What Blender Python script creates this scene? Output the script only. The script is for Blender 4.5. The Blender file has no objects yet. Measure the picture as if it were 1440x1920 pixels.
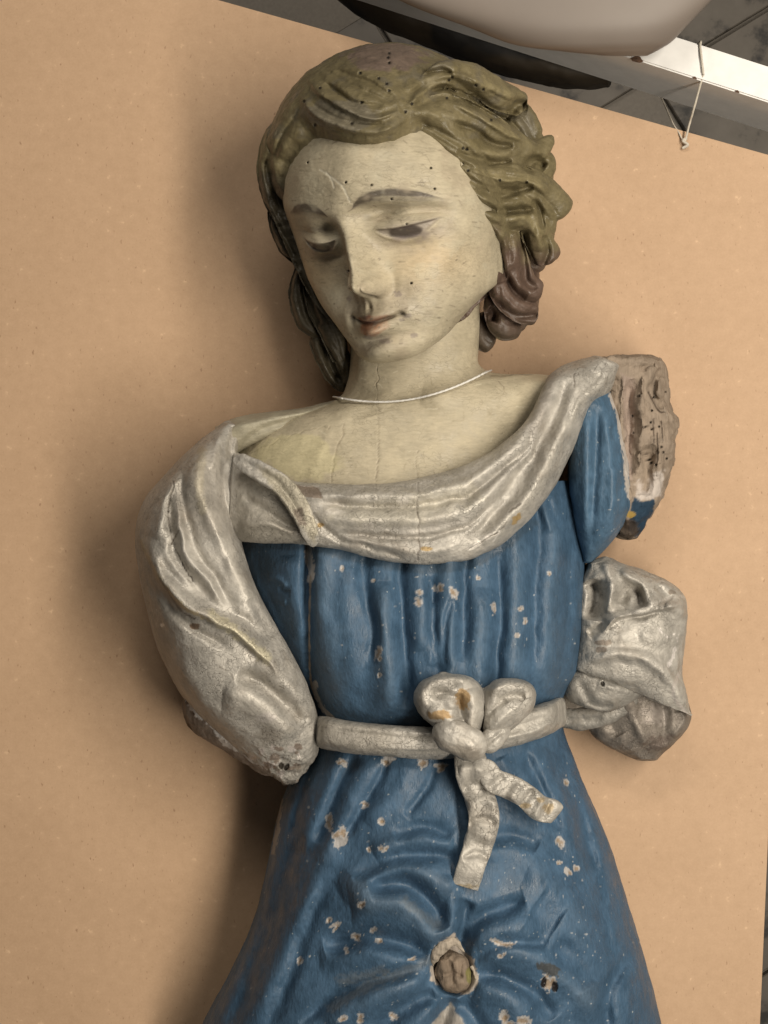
import bpy, bmesh, math
import numpy as np

# ------------------------------------------------------------------ camera, light, exposure
S = bpy.context.scene
CAMZ, REF, U = 1.44, 0.12, 0.0005          # camera height (m), plane where 1 sculpt unit = U metres
cam_d = bpy.data.cameras.new('camera')
cam = bpy.data.objects.new('camera', cam_d)
S.collection.objects.link(cam)
cam.location = (0, 0, CAMZ)
cam.rotation_euler = (0, 0, 0)
cam_d.sensor_fit = 'VERTICAL'
cam_d.angle = 2 * math.atan(0.48 / (CAMZ - REF))
cam_d.clip_start = 0.02
cam_d.clip_end = 50
S.camera = cam
S.view_settings.view_transform = 'Standard'
S.view_settings.look = 'None'
S.view_settings.exposure = 0.0
S.view_settings.gamma = 1.0
S.view_settings.use_curve_mapping = False
S.cycles.max_bounces = 4
S.cycles.diffuse_bounces = 2
S.cycles.glossy_bounces = 2
S.cycles.caustics_reflective = False

world = bpy.data.worlds.new('World')
S.world = world
world.use_nodes = True
world.node_tree.nodes['Background'].inputs[0].default_value = (1.0, 0.93, 0.85, 1)
world.node_tree.nodes['Background'].inputs[1].default_value = 0.05


def lamp(name, loc, target, size, energy, color):
    d = bpy.data.lights.new(name, 'AREA')
    d.shape = 'RECTANGLE'
    d.size, d.size_y = size
    d.energy = energy
    d.color = color
    o = bpy.data.objects.new(name, d)
    S.collection.objects.link(o)
    o.location = loc
    v = np.array(target, float) - np.array(loc, float)
    v /= np.linalg.norm(v)
    o.rotation_euler = (math.acos(-v[2]), 0, math.atan2(-v[0], v[1]))
    return o


lamp('ceiling_tube_lamp', (0.90, -0.02, 1.68), (0.0, 0.0, 0.1), (2.1, 0.26), 46, (1.0, 0.91, 0.78))
lamp('ceiling_panel_lamp', (-0.22, 1.40, 1.70), (-0.05, 0.0, 0.1), (0.9, 0.4), 13, (1.0, 0.92, 0.81))

# ------------------------------------------------------------------ tools
rng = np.random.default_rng(7)


def to_world(p):
    p = np.asarray(p, float)
    h = p[..., 2] * U
    k = (CAMZ - h) / (CAMZ - REF)
    return np.stack([(p[..., 0] - 720) * U * k, (960 - p[..., 1]) * U * k, h], -1)


def from_world(w):
    h = w[..., 2]
    k = (CAMZ - h) / (CAMZ - REF)
    return np.stack([w[..., 0] / (U * k) + 720, 960 - w[..., 1] / (U * k), h / U], -1)


def sstep(a, b, x):
    t = np.clip((x - a) / (b - a), 0, 1)
    return t * t * (3 - 2 * t)


def catmull(P, n):
    """n samples of a Catmull-Rom curve through the rows of P"""
    P = np.asarray(P, float)
    if P.ndim == 1:
        P = P[:, None]
    m = len(P)
    t = np.linspace(0, m - 1, n)
    i = np.minimum(t.astype(int), m - 2)
    f = (t - i)[:, None]
    ext = np.vstack([2 * P[0] - P[1], P, 2 * P[-1] - P[-2]])
    a, b, c, d = ext[i], ext[i + 1], ext[i + 2], ext[i + 3]
    return 0.5 * (2 * b + (c - a) * f + (2 * a - 5 * b + 4 * c - d) * f ** 2 + (3 * b - a - 3 * c + d) * f ** 3)


def table(x, xs, ys):
    """smooth table lookup (cubic through the knots)"""
    xs = np.asarray(xs, float)
    ys = np.asarray(ys, float)
    fine = np.linspace(0, len(xs) - 1, 60 * len(xs))
    X = np.interp(fine, np.arange(len(xs)), xs)
    Y = catmull(ys, len(fine))[:, 0]
    return np.interp(x, X, Y)


_perm = rng.random((64, 64, 64)).astype(np.float32)


def vnoise(p):
    p = np.asarray(p, np.float32)
    i = np.floor(p).astype(np.int32)
    f = p - i
    f = f * f * (3 - 2 * f)
    i &= 63
    j = (i + 1) & 63
    x0, y0, z0 = i[:, 0], i[:, 1], i[:, 2]
    x1, y1, z1 = j[:, 0], j[:, 1], j[:, 2]
    fx, fy, fz = f[:, 0], f[:, 1], f[:, 2]
    a = _perm[x0, y0, z0] * (1 - fx) + _perm[x1, y0, z0] * fx
    b = _perm[x0, y1, z0] * (1 - fx) + _perm[x1, y1, z0] * fx
    c = _perm[x0, y0, z1] * (1 - fx) + _perm[x1, y0, z1] * fx
    d = _perm[x0, y1, z1] * (1 - fx) + _perm[x1, y1, z1] * fx
    return ((a * (1 - fy) + b * fy) * (1 - fz) + (c * (1 - fy) + d * fy) * fz) * 2 - 1


def fnoise(p, octv=3):
    s, a, tot = 0, 1.0, 0
    for k in range(octv):
        s = s + a * vnoise(np.asarray(p) * 2 ** k + 11.3 * k)
        tot += a
        a *= 0.5
    return s / tot


def normals(V, F):
    n = np.zeros_like(V)
    A, B, C, D = (V[F[:, k]] for k in range(4))
    fn = np.cross(C - A, D - B)
    for k in range(4):
        for c in range(3):
            n[:, c] += np.bincount(F[:, k], fn[:, c], len(V))
    return n / (np.linalg.norm(n, axis=1, keepdims=True) + 1e-9)


def polydist(V, pts, reach, closed=False, dense=True):
    """distance, signed side and 0..1 position along a smooth polyline, for vertices within reach"""
    pts = np.asarray(pts, float)
    if dense and len(pts) > 2:
        pts = catmull(pts, len(pts) * 6)
    if closed:
        pts = np.vstack([pts, pts[:1]])
    lo, hi = pts.min(0) - reach, pts.max(0) + reach
    idx = np.nonzero((V[:, 0] > lo[0]) & (V[:, 0] < hi[0]) & (V[:, 1] > lo[1]) & (V[:, 1] < hi[1]))[0]
    p = V[idx, :2]
    best = np.full(len(idx), 1e9)
    side = np.zeros(len(idx))
    along = np.zeros(len(idx))
    seg = np.diff(pts, axis=0)
    ln = np.linalg.norm(seg, axis=1) + 1e-9
    cum = np.concatenate([[0], np.cumsum(ln)])
    for k in range(len(seg)):
        q = p - pts[k]
        t = np.clip((q @ seg[k]) / ln[k] ** 2, 0, 1)
        e = q - t[:, None] * seg[k]
        d = np.hypot(e[:, 0], e[:, 1])
        m = d < best
        best[m] = d[m]
        side[m] = np.sign(seg[k][0] * q[m, 1] - seg[k][1] * q[m, 0])
        along[m] = (cum[k] + t[m] * ln[k]) / cum[-1]
    return idx, best, side, along


def inside(V, poly):
    x, y = V[:, 0], V[:, 1]
    c = np.zeros(len(V), bool)
    n = len(poly)
    for k in range(n):
        x1, y1 = poly[k]
        x2, y2 = poly[(k + 1) % n]
        hit = ((y1 > y) != (y2 > y)) & (x < (x2 - x1) * (y - y1) / (y2 - y1 + 1e-12) + x1)
        c ^= hit
    return c


def sdpoly(V, poly, reach=60):
    """signed distance to polygon (negative inside), clipped at reach"""
    d = np.full(len(V), float(reach))
    idx, b, _, _ = polydist(V, poly, reach, closed=True, dense=False)
    d[idx] = np.minimum(b, reach)
    return np.where(inside(V, poly), -d, d)


class Shape:
    """vertices in sculpt units (x right, y down, h towards the viewer), quads, colour, front mask"""

    def __init__(s, V, F, front):
        s.V = np.asarray(V, float)
        s.F = np.asarray(F, int)
        s.front = front
        s.C = np.ones((len(V), 3)) * 0.5
        s.P0 = s.V.copy()

    def base(s, rgb, var=0.08, scale=40):
        n = fnoise(s.V / scale, 3)
        s.C = np.array(rgb)[None, :] * (1 + var * n)[:, None]
        return s

    def N(s):
        return normals(s.V, s.F)

    def push(s, idx, amount, along_normal=True):
        if along_normal:
            s.V[idx] += s.N()[idx] * amount[:, None] * np.sign(1)
        else:
            s.V[idx, 2] += amount

    def strokes(s, lst, kw=1.0, ka=1.0, warp=0.0, up=1.0):
        """lst of (pts, width, amp[, kind]); kind g = soft ridge, a = ridge with its sharp side on the right of travel, b = on the left"""
        disp = np.zeros(len(s.V))
        W = s.V
        if warp:
            q = np.column_stack([s.V[:, :2] / 48.0, np.zeros(len(s.V))])
            W = s.V + warp * np.column_stack([fnoise(q + 1.3, 2), fnoise(q + 7.7, 2), np.zeros(len(s.V))])
        for st in lst:
            pts, w, amp = st[0], st[1] * kw, st[2] * ka
            kind = st[3] if len(st) > 3 else 'g'
            idx, d, side, al = polydist(W, pts, w * 2.6)
            if not len(idx):
                continue
            if amp > 0:
                amp = amp * up
            taper = np.minimum(1, np.minimum(al, 1 - al) / 0.18 + (0.0 if kind != 'f' else 1))
            taper = taper * (2 - taper)
            if kind in 'gf':
                ww = w
            elif kind == 'a':
                ww = np.where(side > 0, 0.35 * w, w)
            else:
                ww = np.where(side > 0, w, 0.35 * w)
            disp[idx] += amp * np.exp(-(d / ww) ** 2) * taper
        s.V[:, 2] += disp * s.front
        s.relief = disp * s.front
        return s

    def rub(s, rgb, lo, hi, op):  # paler tone on raised strokes; on the silver this is rubbed leaf
        n = fnoise(s.V / 12.0, 3)
        s.paint_mask(sstep(lo, hi, s.relief + 5 * n), rgb, op)
        return s

    def rough(s, amp, scale, octv=3, stretch=(1, 1, 1)):
        n = fnoise(s.V / (np.array(stretch) * scale) + 3.7, octv)
        s.V += s.N() * (amp * n)[:, None]
        return s

    def carve(s, amp, scale):
        """small flat knife facets"""
        n = fnoise(s.V / scale + 9.1, 2)
        q = np.round(n * 3) / 3
        s.V += s.N() * (amp * (0.5 * n + 0.5 * q))[:, None]
        return s

    def paint_mask(s, m, rgb, op=1.0):
        s.paint_idx(slice(None), m, rgb, op)

    def paint_idx(s, idx, m, rgb, op=1.0, depth=0.0):
        k = (m * op)[:, None]
        s.C[idx] = s.C[idx] * (1 - k) + np.array(rgb)[None, :] * k
        if depth:
            s.V[idx, 2] -= depth * m

    def line(s, pts, w, rgb, op=1.0, rag=0.0, depth=0.0, soft=1.0):
        idx, d, side, al = polydist(s.V, pts, w + rag * 2 + 4)
        if not len(idx):
            return s
        if rag:
            d = d + rag * fnoise(s.V[idx] / 7.0 + 5, 2)
        s.paint_idx(idx, (1 - sstep(w - soft, w + soft, d)) * (s.front[idx] > 0.02), rgb, op, depth)
        return s

    def blob(s, x, y, rx, ry, rgb, op=1.0, rag=0.35, ang=0, soft=0.15, depth=0.0, nscale=8.0):
        R = max(rx, ry) * 1.9 + 3
        idx = np.nonzero((abs(s.V[:, 0] - x) < R) & (abs(s.V[:, 1] - y) < R) & (s.front > 0.02))[0]
        if not len(idx):
            return s
        dx, dy = s.V[idx, 0] - x, s.V[idx, 1] - y
        c, sn = math.cos(ang), math.sin(ang)
        r = np.hypot((dx * c + dy * sn) / rx, (-dx * sn + dy * c) / ry)
        if rag:
            r = r + rag * fnoise(s.V[idx] / nscale + x, 3)
        s.paint_idx(idx, 1 - sstep(1 - soft, 1 + soft, r), rgb, op, depth)
        return s

    def poly(s, poly, rgb, op=1.0, rag=3.0, soft=1.5, depth=0.0, nscale=9.0):
        q = np.asarray(poly, float)
        r = rag + soft + 2
        idx = np.nonzero((s.V[:, 0] > q[:, 0].min() - r) & (s.V[:, 0] < q[:, 0].max() + r) & (s.V[:, 1] > q[:, 1].min() - r) & (s.V[:, 1] < q[:, 1].max() + r) & (s.front > 0.02))[0]
        W = s.V[idx]
        d = sdpoly(W, poly, 40)
        if rag:
            d = d + rag * fnoise(W / nscale + 2, 3)
        s.paint_idx(idx, 1 - sstep(-soft, soft, d), rgb, op, depth)
        return s

    def crack(s, pts, w, rgb=(0.12, 0.09, 0.06), op=0.7, depth=1.5, jit=3.0):
        q = catmull(pts, max(6, int(np.linalg.norm(np.diff(np.asarray(pts, float), axis=0), axis=1).sum() / 9)))
        q[1:-1] += rng.normal(0, jit * 0.5, (len(q) - 2, 2))
        n = len(q)
        for a in range(0, n - 1, 5):
            s.line(q[a:a + 6], w * rng.uniform(0.6, 1.2), rgb, op * rng.uniform(0.35, 1.1), 0.9, depth, 0.7)
        return s

    def holes(s, pts, r=3.2):
        for x, y in pts:
            s.blob(x, y, r, r, (0.012, 0.009, 0.006), 1.0, 0.0, soft=0.3, depth=5)  # shallow dent; the darkness of the hole is painted on
        return s


def grid_faces(nt, na, wrap=True):
    i, j = np.meshgrid(np.arange(nt - 1), np.arange(na if wrap else na - 1), indexing='ij')
    i, j = i.ravel(), j.ravel()
    jn = (j + 1) % na
    return np.stack([i * na + j, i * na + jn, (i + 1) * na + jn, (i + 1) * na + j], 1)


def loft(rows, step=2.2, nb=24, ex=2.2, cap0=0.0, cap1=0.0, curve=None):
    """rows of (Lx, Ly, Rx, Ry, hL, hR, hF, hB): a closed solid whose left and right outlines run through L and R, with front and back heights"""
    rows = np.asarray(rows, float)
    ln = np.linalg.norm(np.diff((rows[:, :2] + rows[:, 2:4]) / 2, axis=0), axis=1).sum()
    ln = max(ln, np.linalg.norm(np.diff(rows[:, :2], axis=0), axis=1).sum(), np.linalg.norm(np.diff(rows[:, 2:4], axis=0), axis=1).sum())
    wd = np.linalg.norm(rows[:, :2] - rows[:, 2:4], axis=1).max()
    nt = max(8, int(ln / step))
    nf = max(16, int(wd * 1.5 / step))
    T = catmull(rows, nt)
    for cap, end in ((cap0, 0), (cap1, 1)):
        if cap:
            r = T[0] if end == 0 else T[-1]
            r2 = T[2] if end == 0 else T[-3]
            d = (r[:4] - r2[:4]).reshape(2, 2).mean(0)
            d = d / (np.linalg.norm(d) + 1e-9)
            c = np.array([*(r[:2] + r[2:4]) / 2])
            hc = (r[6] + r[7]) / 2
            add = []
            for k in range(1, 11):
                th = k / 10 * math.pi / 2
                sc, of = math.cos(th) ** 0.8 + 0.002, math.sin(th) * cap
                q = r.copy()
                q[:2] = c + (r[:2] - c) * sc + d * of
                q[2:4] = c + (r[2:4] - c) * sc + d * of
                q[4:] = hc + (r[4:] - hc) * sc
                add.append(q)
            T = np.vstack([np.array(add)[::-1], T]) if end == 0 else np.vstack([T, np.array(add)])
    nt = len(T)
    a = np.concatenate([np.linspace(0, math.pi, nf, endpoint=False), np.linspace(math.pi, 2 * math.pi, nb, endpoint=False)])
    c, sn = np.cos(a), np.sin(a)
    xx = np.sign(c) * abs(c) ** (2 / ex)
    zz = np.sign(sn) * abs(sn) ** (2 / ex)
    L, R = T[:, None, :2], T[:, None, 2:4]
    xy = (L + R) / 2 + (L - R) / 2 * xx[None, :, None]
    u = (1 - xx) / 2
    hE = T[:, 4:5] * (1 - u) + T[:, 5:6] * u
    h = np.where(zz > 0, hE + (T[:, 6:7] - hE) * zz, hE + (hE - T[:, 7:8]) * zz)
    V = np.concatenate([xy, h[:, :, None]], 2).reshape(-1, 3)
    front = np.tile(np.clip(zz * 1.6, 0, 1), nt)
    s = Shape(V, orient(V, grid_faces(nt, len(a))), front)
    s.t = np.repeat(np.linspace(0, 1, nt), len(a))
    s.u = np.tile(u, nt)
    return s


def orient(V, F):
    """wind the quads so that normals point outward (y runs down in sculpt space, so test by volume)"""
    A, B, C, D = (V[F[:, k]] for k in range(4))
    vol = np.einsum('ij,ij->i', A - V.mean(0), np.cross(C - A, D - B)).sum()
    return F[:, ::-1] if vol < 0 else F


def sweep(path, widths, ratio=0.6, step=2.2, grooves=0, gdepth=0.08, twist=0.0, up=(0, 0, 1), ends=True, blunt=0.5, ex=2.0):
    """a tapered lock or ribbon along path (x, y, h)"""
    path = np.asarray(path, float)
    ln = np.linalg.norm(np.diff(path, axis=0), axis=1).sum()
    nt = max(10, int(ln / step))
    P = catmull(path, nt)
    wv = np.interp(np.linspace(0, 1, nt), np.linspace(0, 1, len(widths)), widths)
    rv = np.interp(np.linspace(0, 1, nt), np.linspace(0, 1, 2 if np.isscalar(ratio) else len(ratio)), [ratio, ratio] if np.isscalar(ratio) else ratio)
    if ends:
        e = np.arange(nt) * ln / nt
        rr = max(wv.max() * blunt, 1)
        k = np.minimum(1, np.minimum(e + 0.3, ln - e - ln / nt + 0.3) / rr)
        wv = wv * np.sqrt(1 - (1 - k) ** 2 + 1e-4)
    T = np.gradient(P, axis=0)
    T /= np.linalg.norm(T, axis=1, keepdims=True) + 1e-9
    upv = np.array(up, float)
    Sd = np.cross(T, upv)
    Sd /= np.linalg.norm(Sd, axis=1, keepdims=True) + 1e-9
    Nn = np.cross(Sd, T)
    na = max(14, int(math.pi * max(wv.max(), 4) / step))
    a = np.linspace(0, 2 * math.pi, na, endpoint=False)
    tt = np.linspace(0, 1, nt)[:, None]
    g = 1 + (gdepth * np.cos(grooves * (a[None] + twist * tt)) if grooves else 0)
    r = wv[:, None] / 2 * g
    ca_ = np.sign(np.cos(a)) * abs(np.cos(a)) ** (2 / ex)
    sa_ = np.sign(np.sin(a)) * abs(np.sin(a)) ** (2 / ex)
    V = P[:, None] + Sd[:, None] * (ca_[None] * r)[..., None] + Nn[:, None] * (sa_[None] * r * rv[:, None])[..., None]
    V = V.reshape(-1, 3)
    front = np.tile(np.clip(np.sin(a) * 1.6, 0, 1), nt)
    s = Shape(V, orient(V, grid_faces(nt, na)), front)
    s.t = np.repeat(tt[:, 0], na)
    return s


def mesh_obj(name, shape, mat, parent=None, smooth=True):
    V = to_world(shape.V)
    F = shape.F[:, ::-1]
    me = bpy.data.meshes.new(name)
    me.vertices.add(len(V))
    me.vertices.foreach_set('co', V.astype(np.float32).ravel())
    me.loops.add(F.size)
    me.loops.foreach_set('vertex_index', F.astype(np.int32).ravel())
    me.polygons.add(len(F))
    me.polygons.foreach_set('loop_start', (np.arange(len(F)) * 4).astype(np.int32))
    me.polygons.foreach_set('loop_total', np.full(len(F), 4, np.int32))
    if smooth:
        me.polygons.foreach_set('use_smooth', np.ones(len(F), bool))
    me.update(calc_edges=True)
    me.validate()
    ca = me.color_attributes.new('Col', 'FLOAT_COLOR', 'POINT')
    c4 = np.ones((len(V), 4), np.float32)
    c4[:, :3] = np.clip(shape.C, 0.002, 1)
    if len(ca.data) == len(V):
        ca.data.foreach_set('color', c4.ravel())
    me.materials.append(mat)
    o = bpy.data.objects.new(name, me)
    S.collection.objects.link(o)
    if parent:
        o.parent = parent
        o.matrix_parent_inverse = parent.matrix_world.inverted()
    return o


def tag(o, label=None, cat=None, group=None, kind=None):
    for k, v in (('label', label), ('category', cat), ('group', group), ('kind', kind)):
        if v:
            o[k] = v
    return o


# ------------------------------------------------------------------ materials
def new_mat(name):
    m = bpy.data.materials.new(name)
    m.use_nodes = True
    nt = m.node_tree
    return m, nt, nt.nodes['Principled BSDF']


def N_(nt, kind, **kw):
    n = nt.nodes.new(kind)
    for k, v in kw.items():
        if hasattr(n, k):
            setattr(n, k, v)
        else:
            n.inputs[k].default_value = v
    return n


def paint_mat(name, rough=0.5, metal=0.0, crack=0.0, crack_scale=160, grain=0.3, grain_scale=(300, 300, 300), colvar=0.18, speck=None, bump=0.35, spec=0.5, rvar=0.18, worn=None):
    """old paint over carved wood: colour from the painted attribute, broken up by noise; fine relief, craquelure and dust"""
    m, nt, b = new_mat(name)
    L = nt.links.new
    at = N_(nt, 'ShaderNodeAttribute', attribute_name='Col')
    tc = N_(nt, 'ShaderNodeTexCoord')
    mp = N_(nt, 'ShaderNodeMapping')
    mp.inputs['Scale'].default_value = [g / 300 for g in grain_scale]
    L(tc.outputs['Object'], mp.inputs[0])
    n1 = N_(nt, 'ShaderNodeTexNoise', Scale=55.0, Detail=3.0, Roughness=0.6)
    n2 = N_(nt, 'ShaderNodeTexNoise', Scale=300.0, Detail=3.0, Roughness=0.65)
    L(tc.outputs['Object'], n1.inputs['Vector'])
    L(mp.outputs[0], n2.inputs['Vector'])
    add = N_(nt, 'ShaderNodeMath', operation='ADD')
    L(n1.outputs[0], add.inputs[0])
    L(n2.outputs[0], add.inputs[1])
    mr = N_(nt, 'ShaderNodeMapRange')
    for i, v in zip(range(1, 5), (0.6, 1.4, 1 - colvar, 1 + colvar)):
        mr.inputs[i].default_value = v
    L(add.outputs[0], mr.inputs[0])
    mul = N_(nt, 'ShaderNodeMix', data_type='RGBA', blend_type='MULTIPLY')
    mul.inputs[0].default_value = 1
    L(at.outputs[0], mul.inputs[6])
    L(mr.outputs[0], mul.inputs[7])
    col = mul.outputs[2]
    if speck:
        amt, rgb, sc = speck
        v = N_(nt, 'ShaderNodeTexNoise', Scale=float(sc), Detail=2.0, Roughness=0.5)
        L(tc.outputs['Object'], v.inputs['Vector'])
        r = N_(nt, 'ShaderNodeMapRange')
        for i, q in zip(range(1, 5), (amt, amt + 0.035, 0, 1)):
            r.inputs[i].default_value = q
        L(v.outputs[0], r.inputs[0])
        mx = N_(nt, 'ShaderNodeMix', data_type='RGBA')
        mx.inputs[7].default_value = (*rgb, 1)
        L(r.outputs[0], mx.inputs[0])
        L(col, mx.inputs[6])
        col = mx.outputs[2]
    if worn:
        amt, rgb, sc, op = worn
        v = N_(nt, 'ShaderNodeTexNoise', Scale=float(sc), Detail=4.0, Roughness=0.7)
        L(tc.outputs['Object'], v.inputs['Vector'])
        r = N_(nt, 'ShaderNodeMapRange')
        for i, q in zip(range(1, 5), (amt, amt + 0.14, 0, op)):
            r.inputs[i].default_value = q
        L(v.outputs[0], r.inputs[0])
        mx = N_(nt, 'ShaderNodeMix', data_type='RGBA')
        mx.inputs[7].default_value = (*rgb, 1)
        L(r.outputs[0], mx.inputs[0])
        L(col, mx.inputs[6])
        col = mx.outputs[2]
    height = n2.outputs[0]
    if crack:
        wv = N_(nt, 'ShaderNodeTexNoise', Scale=70.0, Detail=2.0)
        L(tc.outputs['Object'], wv.inputs['Vector'])
        vm = N_(nt, 'ShaderNodeVectorMath', operation='MULTIPLY_ADD')
        vm.inputs[1].default_value = (0.02, 0.02, 0.02)
        L(wv.outputs['Color'], vm.inputs[0])
        L(mp.outputs[0], vm.inputs[2])
        vo = N_(nt, 'ShaderNodeTexVoronoi', feature='DISTANCE_TO_EDGE', Scale=float(crack_scale))
        L(vm.outputs[0], vo.inputs['Vector'])
        cr = N_(nt, 'ShaderNodeMapRange')
        for i, q in zip(range(1, 5), (0.0, 0.038, 1, 0)):
            cr.inputs[i].default_value = q
        L(vo.outputs['Distance'], cr.inputs[0])
        msk = N_(nt, 'ShaderNodeTexNoise', Scale=18.0, Detail=3.0)
        L(tc.outputs['Object'], msk.inputs['Vector'])
        mk = N_(nt, 'ShaderNodeMapRange')
        for i, q in zip(range(1, 5), (0.43, 0.57, 0, crack)):
            mk.inputs[i].default_value = q
        L(msk.outputs[0], mk.inputs[0])
        cm = N_(nt, 'ShaderNodeMath', operation='MULTIPLY')
        L(cr.outputs[0], cm.inputs[0])
        L(mk.outputs[0], cm.inputs[1])
        mx = N_(nt, 'ShaderNodeMix', data_type='RGBA')
        mx.inputs[7].default_value = (0.07, 0.055, 0.04, 1)
        L(cm.outputs[0], mx.inputs[0])
        L(col, mx.inputs[6])
        col = mx.outputs[2]
        sub = N_(nt, 'ShaderNodeMath', operation='SUBTRACT')
        L(height, sub.inputs[0])
        L(cm.outputs[0], sub.inputs[1])
        height = sub.outputs[0]
    ma = N_(nt, 'ShaderNodeMath', operation='MULTIPLY_ADD')
    ma.inputs[1].default_value = 2.2
    L(n1.outputs[0], ma.inputs[0])
    L(height, ma.inputs[2])
    bp = N_(nt, 'ShaderNodeBump', Strength=bump, Distance=0.0013)
    L(ma.outputs[0], bp.inputs['Height'])
    L(bp.outputs[0], b.inputs['Normal'])
    L(col, b.inputs['Base Color'])
    rr = N_(nt, 'ShaderNodeMapRange')
    for i, q in zip(range(1, 5), (0.3, 0.7, rough - rvar, rough + rvar)):
        rr.inputs[i].default_value = q
    L(n1.outputs[0], rr.inputs[0])
    L(rr.outputs[0], b.inputs['Roughness'])
    b.inputs['Metallic'].default_value = metal
    b.inputs['Specular IOR Level'].default_value = spec
    return m


SKIN = paint_mat('aged_flesh_paint', rough=0.5, crack=0.30, crack_scale=170, colvar=0.2, bump=0.34, spec=0.35, grain_scale=(110, 460, 300))
HAIR = paint_mat('olive_hair_paint', rough=0.46, crack=0.2, crack_scale=130, colvar=0.28, bump=0.45, spec=0.4, grain_scale=(200, 300, 300), worn=(0.66, (0.30, 0.25, 0.12), 60, 0.6))
BLUE = paint_mat('blue_paint', rough=0.5, colvar=0.3, bump=0.5, spec=0.36, speck=(0.735, (0.30, 0.34, 0.36), 230), grain_scale=(420, 130, 300))
SILVER = paint_mat('worn_silver_leaf', rough=0.54, metal=0.30, crack=0.5, crack_scale=240, colvar=0.24, bump=0.7, spec=0.34, rvar=0.16, grain_scale=(190, 190, 190), worn=(0.53, (0.29, 0.255, 0.21), 24, 0.5))
WOOD = paint_mat('bare_broken_wood', rough=0.75, colvar=0.25, bump=0.7, spec=0.2, grain_scale=(420, 60, 300), worn=(0.63, (0.36, 0.32, 0.27), 50, 0.6))

# linear base colours
c_skin = (0.42, 0.368, 0.262)
c_hair = (0.150, 0.124, 0.066)
c_blue = (0.050, 0.098, 0.160)
c_silv = (0.445, 0.42, 0.375)
c_wood = (0.20, 0.155, 0.12)
c_gesso = (0.55, 0.50, 0.45)

# ------------------------------------------------------------------ the statue
statue = bpy.data.objects.new('wooden_statue', None)
S.collection.objects.link(statue)
tag(statue, 'armless carved wooden figure in blue dress and silver drapery lying on the board', 'statue')


def G(x, y, cx, cy, sx, sy):
    return np.exp(-((x - cx) / sx) ** 2 - ((y - cy) / sy) ** 2)


# ---- head: rows (height) x angle, in its own frame (x right, y up, z out of the face), then turned into the pose
YAW, PITCH, ROLL, HS = math.radians(-27), math.radians(7), math.radians(13), 1.19
HC = np.array([757.0, 424.0, 265.0])


def rot(v):
    cy, sy = math.cos(YAW), math.sin(YAW)
    cx, sx = math.cos(PITCH), math.sin(PITCH)
    cz, sz = math.cos(ROLL), math.sin(ROLL)
    Ry = np.array([[cy, 0, sy], [0, 1, 0], [-sy, 0, cy]])
    Rx = np.array([[1, 0, 0], [0, cx, -sx], [0, sx, cx]])
    Rz = np.array([[cz, -sz, 0], [sz, cz, 0], [0, 0, 1]])
    return v @ (Rz @ Rx @ Ry).T


def head_base(ny, nf, nb, grow=0.0):
    yy = np.concatenate([np.linspace(-238, -222, 8, endpoint=False), np.linspace(-222, 200, ny, endpoint=False), 236 - 36 * (np.linspace(1, 0, 24) ** 2)])
    a = np.concatenate([np.linspace(-math.pi * 0.62, math.pi * 0.62, nf, endpoint=False), np.linspace(math.pi * 0.62, math.pi * 1.38, nb, endpoint=False)])
    w = table(yy, [-240, -225, -210, -190, -165, -130, -90, -30, 40, 90, 140, 180, 215, 232, 237], [8, 48, 73, 93, 113, 135, 150, 163, 168, 165, 150, 122, 80, 38, 3])
    f = table(yy, [-240, -228, -212, -195, -172, -140, -100, -60, 0, 50, 100, 140, 180, 215, 232, 237], [10, 95, 150, 170, 172, 178, 176, 174, 174, 184, 182, 166, 132, 84, 40, 3])
    bk = table(yy, [-240, -190, -120, -40, 60, 140, 190, 225, 237], [10, 60, 110, 160, 185, 165, 120, 50, 3])
    c, s = np.sin(a), np.cos(a)
    e = 2 / 2.25
    X = w[:, None] * (np.sign(c) * abs(c) ** e)[None]
    Zf = (np.sign(s) * abs(s) ** e)[None]
    Z = np.where(Zf > 0, f[:, None] * Zf, bk[:, None] * Zf)
    Y = np.repeat(yy[:, None], len(a), 1)
    lift = sstep(-90, -215, Y) * np.clip((140 - Z) / 170, 0, 1.2) * 68
    Y = Y + lift
    return np.stack([X, Y, Z], 2).reshape(-1, 3), grid_faces(len(yy), len(a)), np.repeat(yy, len(a))


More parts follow.
